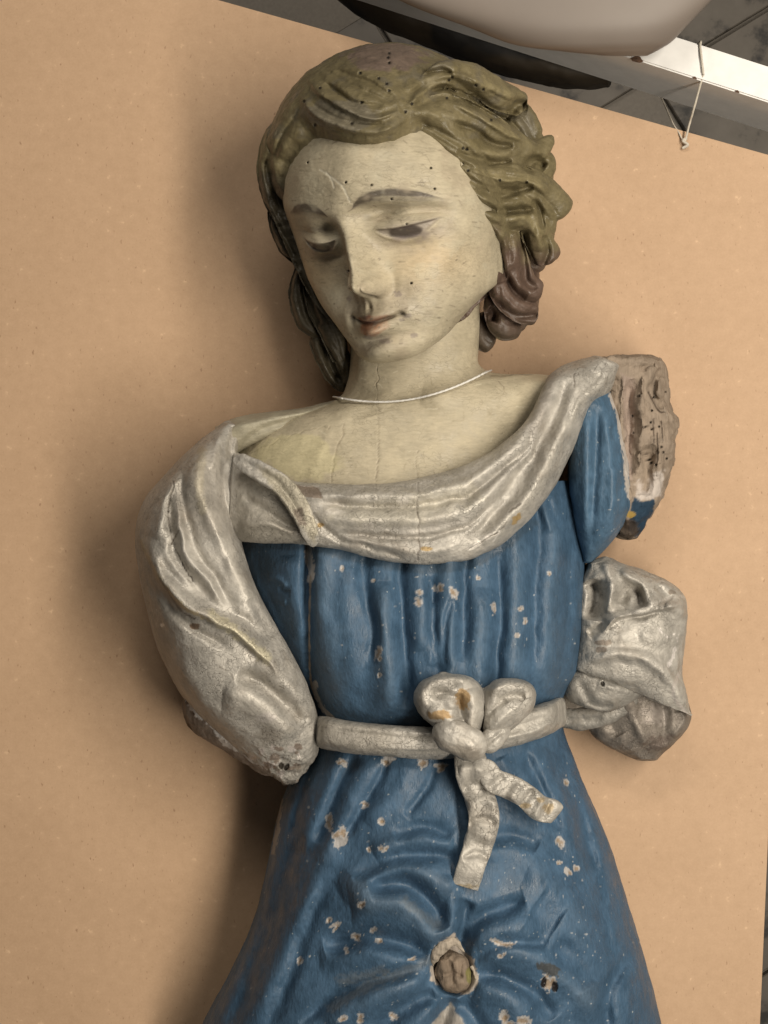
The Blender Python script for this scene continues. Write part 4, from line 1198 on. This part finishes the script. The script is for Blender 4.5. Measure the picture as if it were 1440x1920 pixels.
for q in [[(1225, 785), (1226, 830)], [(1240, 790), (1243, 830)], [(1215, 735), (1235, 770), (1248, 772)], [(1232, 812), (1234, 850)]]:
    st.line(q, 1.2, (0.05, 0.035, 0.025), 0.85, 1.2, 3, 0.7)
mesh_obj('broken_arm', st, WOOD, statue)

# ---- fluttering drapery on the right
fb = loft([(1040, 1290, 1100, 1275, 80, 80, 130, 30), (1040, 1358, 1190, 1270, 80, 75, 140, 30), (1096, 1360, 1270, 1290, 75, 80, 140, 30), (1118, 1385, 1296, 1342, 70, 90, 140, 30), (1150, 1405, 1272, 1388, 70, 80, 130, 35), (1192, 1422, 1234, 1424, 70, 70, 110, 40)], 1.8, 18, 2.6, 4, 3)
fb.base((0.235, 0.205, 0.175), 0.22, 30)  # darker base: shade on the lower drapery put into its colour
fb.strokes([([(1180, 1305), (1190, 1350), (1215, 1400)], 12, 14), ([(1235, 1300), (1245, 1350), (1240, 1400)], 12, -12), ([(1140, 1345), (1160, 1380)], 14, -10), ([(1100, 1350), (1150, 1340), (1190, 1310)], 9, 10), ([(1275, 1330), (1285, 1350), (1262, 1384)], 8, 8)])
fb.rough(4.5, 40, 3)
fb.blob(1225, 1340, 26, 18, (0.42, 0.37, 0.33), 0.6, 0.7)
fb.blob(1250, 1395, 40, 18, (0.12, 0.09, 0.075), 0.7, 0.6)
mesh_obj('drapery_lining', fb, SILVER, statue)
rl = silver(sweep([(1060, 1300, 150), (1100, 1290, 170), (1140, 1300, 176), (1180, 1290, 170), (1230, 1275, 160)], [60, 76, 70, 50, 30], 0.7, 1.8), [([(1085, 1272), (1110, 1320), (1150, 1325)], 8, -9), ([(1120, 1280), (1190, 1300)], 8, 6)])
rl.C *= 0.62  # silver darkened as a whole for the shade down here
rl.blob(1130, 1282, 4, 5, (0.02, 0.015, 0.01), 1, 0.3, depth=6)
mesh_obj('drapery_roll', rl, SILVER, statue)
rl = silver(sweep([(1040, 1345, 120), (1090, 1348, 135), (1140, 1338, 145), (1195, 1308, 150)], [34, 44, 40, 24], 0.6, 1.8), [([(1060, 1352), (1130, 1345)], 6, -5)])
rl.C *= 0.6  # second roll also carries its shade in a darkened colour
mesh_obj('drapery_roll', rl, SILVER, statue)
fl = loft([
    (1100, 1062, 1140, 1046, 110, 120, 190, 70),
    (1085, 1100, 1210, 1072, 110, 120, 218, 70),
    (1080, 1140, 1272, 1104, 110, 120, 226, 75),
    (1078, 1180, 1289, 1150, 115, 118, 226, 80),
    (1076, 1215, 1285, 1205, 120, 118, 226, 90),
    (1074, 1240, 1280, 1255, 130, 120, 226, 100),
    (1076, 1254, 1286, 1300, 140, 130, 214, 115),
    (1110, 1262, 1297, 1342, 150, 130, 190, 130)], 1.8, 20, 2.8, 6, 3)
fl.base(c_silv, 0.18, 34)
fl.strokes([([(1108, 1085), (1118, 1120), (1112, 1165)], 14, -24), ([(1135, 1050), (1142, 1100), (1135, 1150)], 10, 9), ([(1160, 1135), (1175, 1108), (1195, 1112), (1205, 1140)], 14, -20), ([(1160, 1075), (1200, 1095), (1215, 1125), (1235, 1130)], 9, 10),
            ([(1130, 1185), (1160, 1158), (1220, 1145), (1283, 1130)], 10, 13, 'a'), ([(1150, 1130), (1190, 1155), (1240, 1140)], 8, -7), ([(1105, 1190), (1140, 1165)], 8, -8), ([(1230, 1095), (1260, 1120)], 8, -6), ([(1250, 1130), (1284, 1150)], 9, 8),
            ([(1100, 1235), (1160, 1225), (1225, 1240), (1265, 1285), (1290, 1335)], 11, 9), ([(1110, 1205), (1180, 1195), (1260, 1200)], 20, 5)], 1.0, 1.8, 6)
fl.rub((0.52, 0.49, 0.44), 4, 14, 0.4)
fl.rough(3.8, 40, 3)
fl.carve(2.5, 24)
fl.line([(1235, 1180), (1252, 1195), (1268, 1190), (1262, 1230), (1252, 1250)], 2.2, (0.75, 0.70, 0.66), 0.8, 5)
fl.line([(1190, 1150), (1250, 1122), (1284, 1118)], 3, (0.7, 0.66, 0.60), 0.5, 3)
for q in [(1130, 1205, 14, 5), (1128, 1218, 10, 5), (1260, 1110, 6, 5)]:
    fl.blob(*q, (0.22, 0.17, 0.13), 0.7, 0.8)
fl.line([(1280, 1250), (1262, 1300), (1290, 1342)], 3, (0.6, 0.54, 0.5), 0.5, 3)
mesh_obj('drapery', fl, SILVER, statue)

# ------------------------------------------------------------------ string round the neck
def simple_mat(name, rgb, rough, metal=0.0, nscale=200, var=0.1, bump=0.1, spec=0.5):
    m, nt, b = new_mat(name)
    L = nt.links.new
    tc = N_(nt, 'ShaderNodeTexCoord')
    n = N_(nt, 'ShaderNodeTexNoise', Scale=float(nscale), Detail=5.0, Roughness=0.6)
    L(tc.outputs['Object'], n.inputs['Vector'])
    r = N_(nt, 'ShaderNodeMapRange')
    for i, q in zip(range(1, 5), (0.3, 0.7, 1 - var, 1 + var)):
        r.inputs[i].default_value = q
    L(n.outputs[0], r.inputs[0])
    mx = N_(nt, 'ShaderNodeMix', data_type='RGBA', blend_type='MULTIPLY')
    mx.inputs[0].default_value = 1
    mx.inputs[6].default_value = (*rgb, 1)
    L(r.outputs[0], mx.inputs[7])
    L(mx.outputs[2], b.inputs['Base Color'])
    bp = N_(nt, 'ShaderNodeBump', Strength=bump, Distance=0.001)
    L(n.outputs[0], bp.inputs['Height'])
    L(bp.outputs[0], b.inputs['Normal'])
    b.inputs['Roughness'].default_value = rough
    b.inputs['Metallic'].default_value = metal
    b.inputs['Specular IOR Level'].default_value = spec
    return m


STRING = simple_mat('white_string', (0.68, 0.66, 0.62), 0.8, 0, 900, 0.15, 0.4)
xs = np.linspace(636, 908, 30)
tt = (xs - 636) / 272
ys = 746 + 22 * 4 * tt * (1 - tt) - 47 * tt + 4 * np.sin(3.0 * tt)
pth = []
for X, Y in zip(xs, ys):
    d = np.hypot(chest.V[:, 0] - X, chest.V[:, 1] - Y)
    ok = (d < 9) & (chest.front > 0)
    h = chest.V[ok, 2].max() if ok.any() else 190
    pth.append((X, Y, h + 2.5))
pth = [(624, 744, 120)] + pth + [(922, 694, 120)]
sg = sweep(pth, [3.8, 3.8], 1.0, 2.0, 3, 0.12, 60)
so = mesh_obj('neck_string', sg, STRING)
tag(so, 'thin white string looped around the neck of the figure', 'string')

# ------------------------------------------------------------------ board, floor and what stands behind
def mdf():
    m, nt, b = new_mat('fibreboard')
    L = nt.links.new
    tc = N_(nt, 'ShaderNodeTexCoord')
    n1 = N_(nt, 'ShaderNodeTexNoise', Scale=9.0, Detail=4.0)
    n2 = N_(nt, 'ShaderNodeTexNoise', Scale=420.0, Detail=4.0, Roughness=0.7)
    n3 = N_(nt, 'ShaderNodeTexNoise', Scale=95.0, Detail=3.0, Roughness=0.6)
    n4 = N_(nt, 'ShaderNodeTexNoise', Scale=330.0, Detail=2.0)
    for n in (n1, n2, n3):
        L(tc.outputs['Object'], n.inputs['Vector'])
    mp = N_(nt, 'ShaderNodeMapping')
    mp.inputs['Scale'].default_value = (1, 0.45, 1)
    mp.inputs['Rotation'].default_value = (0, 0, 0.5)
    L(tc.outputs['Object'], mp.inputs[0])
    L(mp.outputs[0], n4.inputs['Vector'])
    s1 = N_(nt, 'ShaderNodeMath', operation='ADD')
    s2 = N_(nt, 'ShaderNodeMath', operation='ADD')
    L(n1.outputs[0], s1.inputs[0])
    L(n2.outputs[0], s1.inputs[1])
    L(s1.outputs[0], s2.inputs[0])
    L(n3.outputs[0], s2.inputs[1])
    cr = N_(nt, 'ShaderNodeValToRGB')
    cr.color_ramp.elements[0].position = 0.30
    cr.color_ramp.elements[0].color = (0.43, 0.285, 0.175, 1)
    cr.color_ramp.elements[1].position = 0.70
    cr.color_ramp.elements[1].color = (0.55, 0.375, 0.24, 1)
    dv = N_(nt, 'ShaderNodeMath', operation='DIVIDE')
    dv.inputs[1].default_value = 3
    L(s2.outputs[0], dv.inputs[0])
    L(dv.outputs[0], cr.inputs[0])
    col = cr.outputs[0]
    for src, a, bb, rgb in ((n4, 0.67, 0.76, (0.30, 0.18, 0.105)), (n3, 0.66, 0.76, (0.66, 0.46, 0.29))):
        r = N_(nt, 'ShaderNodeMapRange')
        for i, q in zip(range(1, 5), (a, bb, 0, 0.8)):
            r.inputs[i].default_value = q
        L(src.outputs[0], r.inputs[0])
        mx = N_(nt, 'ShaderNodeMix', data_type='RGBA')
        mx.inputs[7].default_value = (*rgb, 1)
        L(r.outputs[0], mx.inputs[0])
        L(col, mx.inputs[6])
        col = mx.outputs[2]
    L(col, b.inputs['Base Color'])
    bp = N_(nt, 'ShaderNodeBump', Strength=0.12, Distance=0.001)
    L(n2.outputs[0], bp.inputs['Height'])
    L(bp.outputs[0], b.inputs['Normal'])
    b.inputs['Roughness'].default_value = 0.62
    b.inputs['Specular IOR Level'].default_value = 0.3
    return m


def prism(name, poly, z0, z1, mat, parent=None, bevel=0.0):
    """a slab from a polygon of world x, y"""
    import bmesh
    bm = bmesh.new()
    vs = [bm.verts.new((x, y, z0)) for x, y in poly]
    f = bm.faces.new(vs)
    ex = bmesh.ops.extrude_face_region(bm, geom=[f])
    for v_ in ex['geom']:
        if isinstance(v_, bmesh.types.BMVert):
            v_.co.z = z1
    bmesh.ops.recalc_face_normals(bm, faces=bm.faces)
    if bevel:
        bmesh.ops.bevel(bm, geom=list(bm.edges), offset=bevel, segments=2, affect='EDGES')
    me = bpy.data.meshes.new(name)
    bm.to_mesh(me)
    bm.free()
    me.materials.append(mat)
    o = bpy.data.objects.new(name, me)
    S.collection.objects.link(o)
    if parent:
        o.parent = parent
    return o


def wp(px, py, z):
    return tuple(to_world(np.array([px, py, z / U]))[:2])


bd = prism('fibreboard', [wp(*q, 0) for q in [(-260, -190), (410, 0), (1440, 290), (1490, 304), (1452, 1300), (1425, 1925), (1410, 2300), (-320, 2300)]], -0.016, 0.0, mdf(), None, 0.0006)
tag(bd, 'large sheet of tan fibreboard that the figure lies on', 'board')

# tiled floor far below the board
FZ = -0.62
floor = prism('floor', [(-1.6, -1.5), (1.9, -1.5), (1.9, 2.2), (-1.6, 2.2)], FZ - 0.05, FZ - 0.006, simple_mat('grout', (0.17, 0.152, 0.13), 0.9))
floor['kind'] = 'structure'


def terrazzo():
    m, nt, b = new_mat('terrazzo')
    L = nt.links.new
    tc = N_(nt, 'ShaderNodeTexCoord')
    oi = N_(nt, 'ShaderNodeObjectInfo')
    vm = N_(nt, 'ShaderNodeVectorMath', operation='MULTIPLY_ADD')
    vm.inputs[1].default_value = (37, 53, 11)
    cb = N_(nt, 'ShaderNodeCombineXYZ')
    for i in range(3):
        L(oi.outputs['Random'], cb.inputs[i])
    L(cb.outputs[0], vm.inputs[0])
    L(tc.outputs['Object'], vm.inputs[2])
    n = N_(nt, 'ShaderNodeTexNoise', Scale=17.0, Detail=6.0, Roughness=0.62)
    L(vm.outputs[0], n.inputs['Vector'])
    cr = N_(nt, 'ShaderNodeValToRGB')
    e = cr.color_ramp.elements
    e[0].position = 0.36
    e[0].color = (0.016, 0.014, 0.012, 1)
    e[1].position = 0.47
    e[1].color = (0.10, 0.086, 0.070, 1)
    q = e.new(0.75)
    q.color = (0.135, 0.118, 0.098, 1)
    L(n.outputs[0], cr.inputs[0])
    L(cr.outputs[0], b.inputs['Base Color'])
    b.inputs['Roughness'].default_value = 0.55
    return m


TZ = terrazzo()
import bmesh
tm = bpy.data.meshes.new('tile')
bm = bmesh.new()
bmesh.ops.create_cube(bm, size=1.0)
for v_ in bm.verts:
    v_.co = (v_.co.x * 0.294, v_.co.y * 0.294, v_.co.z * 0.012)
bmesh.ops.bevel(bm, geom=list(bm.edges), offset=0.0015, segments=1, affect='EDGES')
bm.to_mesh(tm)
bm.free()
tm.materials.append(TZ)
ca, sa = math.cos(math.radians(31.3)), math.sin(math.radians(31.3))
for i in range(-8, 9):
    for j in range(-8, 9):
        X, Y = 0.441 + (i * ca - j * sa) * 0.3, 0.838 + (i * sa + j * ca) * 0.3
        if -0.2 < X < 1.6 and -0.85 < Y < 1.7 and (Y > 0.45 or X > 0.45):
            t = bpy.data.objects.new('tile', tm)
            S.collection.objects.link(t)
            t.parent = floor
            t.location = (X, Y, FZ)
            t.rotation_euler = (0, 0, math.radians(31.3))

# white metal frame: a rail above the board's top edge, bearers under the board, feet
WM = simple_mat('white_enamel', (0.74, 0.73, 0.71), 0.35, 0, 60, 0.06, 0.05)
frame = bpy.data.objects.new('metal_frame', None)
S.collection.objects.link(frame)
tag(frame, 'white enamelled metal rail frame behind the top edge of the board', 'frame')


def beam(name, a, b_, width, z0, z1, mat, parent):
    a, b_ = np.array(a, float), np.array(b_, float)
    d = (b_ - a) / np.linalg.norm(b_ - a)
    n_ = np.array([-d[1], d[0]]) * width / 2
    return prism(name, [tuple(a + n_), tuple(a - n_), tuple(b_ - n_), tuple(b_ + n_)], z0, z1, mat, parent, 0.0015)


RZ = 0.035
ra, rb = np.array(wp(560, -125, RZ)), np.array(wp(1700, 241, RZ))
beam('rail', ra, rb, 0.034, RZ - 0.085, RZ, WM, frame)
d = (rb - ra) / np.linalg.norm(rb - ra)
nn = np.array([d[1], -d[0]])
for px, py in ((150, 250), (1250, 420), (120, 1900), (1180, 1900)):
    c = np.array(wp(px, py, 0))
    beam('leg', c + (-0.02, 0), c + (0.02, 0), 0.04, FZ + 0.006, -0.0162, WM, frame)
c = rb + (ra - rb) * 0.02
beam('leg', c + (-0.015, 0), c + (0.015, 0), 0.03, FZ + 0.006, RZ - 0.0852, WM, frame)
RUST = simple_mat('rust', (0.09, 0.05, 0.03), 0.9, 0, 600, 0.4, 0.6)
dn = np.array([d[1], -d[0]])
for t_, r_ in ((0.565, 0.003), (0.66, 0.0012), (0.73, 0.0012)):
    c = ra + (rb - ra) * t_ + dn * 0.0165
    bmx = bmesh.new()
    bmesh.ops.create_icosphere(bmx, subdivisions=2, radius=r_)
    for v_ in bmx.verts:
        v_.co = v_.co * (1 + 0.35 * math.sin(v_.co.x * 3000 + v_.co.y * 2100))
        v_.co.x *= 1.8
        v_.co.z *= 0.35
    me = bpy.data.meshes.new('rust_chip')
    bmx.to_mesh(me)
    bmx.free()
    me.materials.append(RUST)
    o = bpy.data.objects.new('rust_chip', me)
    S.collection.objects.link(o)
    o.parent = frame
    o.location = (c[0], c[1], RZ)
    o.rotation_euler = (0, 0, math.atan2(d[1], d[0]))

# string tied from the rail to a hole in the board
def tube_obj(name, pts, r, mat, parent=None, n=8, twist=0):
    pts = np.asarray(pts, float)
    P_ = catmull(pts, max(12, len(pts) * 10))
    T = np.gradient(P_, axis=0)
    T /= np.linalg.norm(T, axis=1, keepdims=True) + 1e-12
    up = np.array([0.31, 0.2, 0.93])
    A_ = np.cross(T, up)
    A_ /= np.linalg.norm(A_, axis=1, keepdims=True) + 1e-12
    B_ = np.cross(A_, T)
    an = np.linspace(0, 2 * math.pi, n, endpoint=False)
    k = np.arange(len(P_))[:, None]
    rr = r * (1 + 0.12 * np.cos(3 * an[None] + k * twist))
    V_ = (P_[:, None] + A_[:, None] * (np.cos(an) * rr)[..., None] + B_[:, None] * (np.sin(an) * rr)[..., None]).reshape(-1, 3)
    me = bpy.data.meshes.new(name)
    me.from_pydata(V_.tolist(), [], grid_faces(len(P_), n).tolist())
    me.polygons.foreach_set('use_smooth', np.ones(len(me.polygons), bool))
    me.materials.append(mat)
    o = bpy.data.objects.new(name, me)
    S.collection.objects.link(o)
    if parent:
        o.parent = parent
    return o


tie = bpy.data.objects.new('tie_string', None)
S.collection.objects.link(tie)
tag(tie, 'thin pale cord tied from the white rail through a hole in the board', 'cord')
hx, hy = wp(1282, 272, 0)
top0 = np.array(wp(1313, 84, RZ + 0.002))
top1 = np.array(wp(1318, 140, RZ + 0.002))
TWINE = simple_mat('pale_twine', (0.55, 0.50, 0.42), 0.85, 0, 900, 0.2, 0.4)
tube_obj('cord_loop', [(hx, hy, 0.003), (hx + 0.004, hy + 0.02, 0.01), ((hx + top1[0]) / 2, (hy + top1[1]) / 2, 0.02), (top1[0], top1[1] - 0.002, RZ - 0.001), (top1[0], top1[1] + 0.003, RZ + 0.0022), (top0[0], top0[1] - 0.003, RZ + 0.0022), (top0[0] + 0.001, top0[1] + 0.0045, RZ - 0.003), (top0[0], top0[1] + 0.006, RZ - 0.05)], 0.0011, TWINE, tie, twist=0.9)
p1 = wp(1246, 196, -0.045)
tube_obj('cord_loop', [(hx, hy, 0.003), (hx - 0.005, hy + 0.012, 0.001), (*wp(1262, 232, -0.01), -0.01), (*p1, -0.045), (*wp(1225, 150, -0.07), -0.07)], 0.0008, TWINE, tie, twist=0.9)
tube_obj('knot', [(hx - 0.002, hy - 0.004, 0.003), (hx + 0.003, hy - 0.001, 0.005), (hx - 0.002, hy + 0.003, 0.005), (hx + 0.002, hy + 0.006, 0.004)], 0.0015, TWINE, tie)

# pale plastic sheet bulging over the rail; its shade is put into a darker base colour
SHEET = simple_mat('shaded_plastic', (0.20, 0.168, 0.143), 0.5, 0, 12, 0.05, 0.1)
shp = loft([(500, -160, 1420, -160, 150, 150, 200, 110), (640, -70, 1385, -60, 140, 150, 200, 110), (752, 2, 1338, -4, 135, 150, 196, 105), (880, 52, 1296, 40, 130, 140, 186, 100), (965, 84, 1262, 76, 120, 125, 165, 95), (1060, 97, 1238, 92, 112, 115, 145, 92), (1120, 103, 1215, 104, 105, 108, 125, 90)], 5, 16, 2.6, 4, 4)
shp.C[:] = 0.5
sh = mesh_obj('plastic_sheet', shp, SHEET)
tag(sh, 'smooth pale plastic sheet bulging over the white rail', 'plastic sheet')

# dark rounded carved piece lying below the rail
dk, nt, b = new_mat('dark_lacquer')
tc = N_(nt, 'ShaderNodeTexCoord')
nz_ = N_(nt, 'ShaderNodeTexNoise', Scale=7.0, Detail=2.0)
nt.links.new(tc.outputs['Object'], nz_.inputs['Vector'])
cr_ = N_(nt, 'ShaderNodeValToRGB')
cr_.color_ramp.elements[0].position = 0.48
cr_.color_ramp.elements[0].color = (0.006, 0.005, 0.004, 1)
cr_.color_ramp.elements[1].position = 0.52
cr_.color_ramp.elements[1].color = (0.035, 0.025, 0.014, 1)
nt.links.new(nz_.outputs[0], cr_.inputs[0])
nt.links.new(cr_.outputs[0], b.inputs['Base Color'])
b.inputs['Roughness'].default_value = 0.7
dsh = loft([(560, -60, 640, -110, -260, -260, -150, -330), (650, 15, 720, -90, -260, -260, -125, -340), (770, 76, 820, -50, -260, -260, -120, -340), (900, 126, 940, 0, -260, -260, -120, -340), (1000, 154, 1030, 40, -260, -260, -122, -340), (1085, 168, 1100, 80, -255, -255, -130, -330), (1138, 164, 1142, 120, -250, -250, -160, -300)], 4, 16, 2.6, 8, 8)
dsh.rough(7, 60, 3)
do = mesh_obj('dark_carving', dsh, dk)
tag(do, 'dark brown and black rounded carving half hidden under the white rail', 'carving')
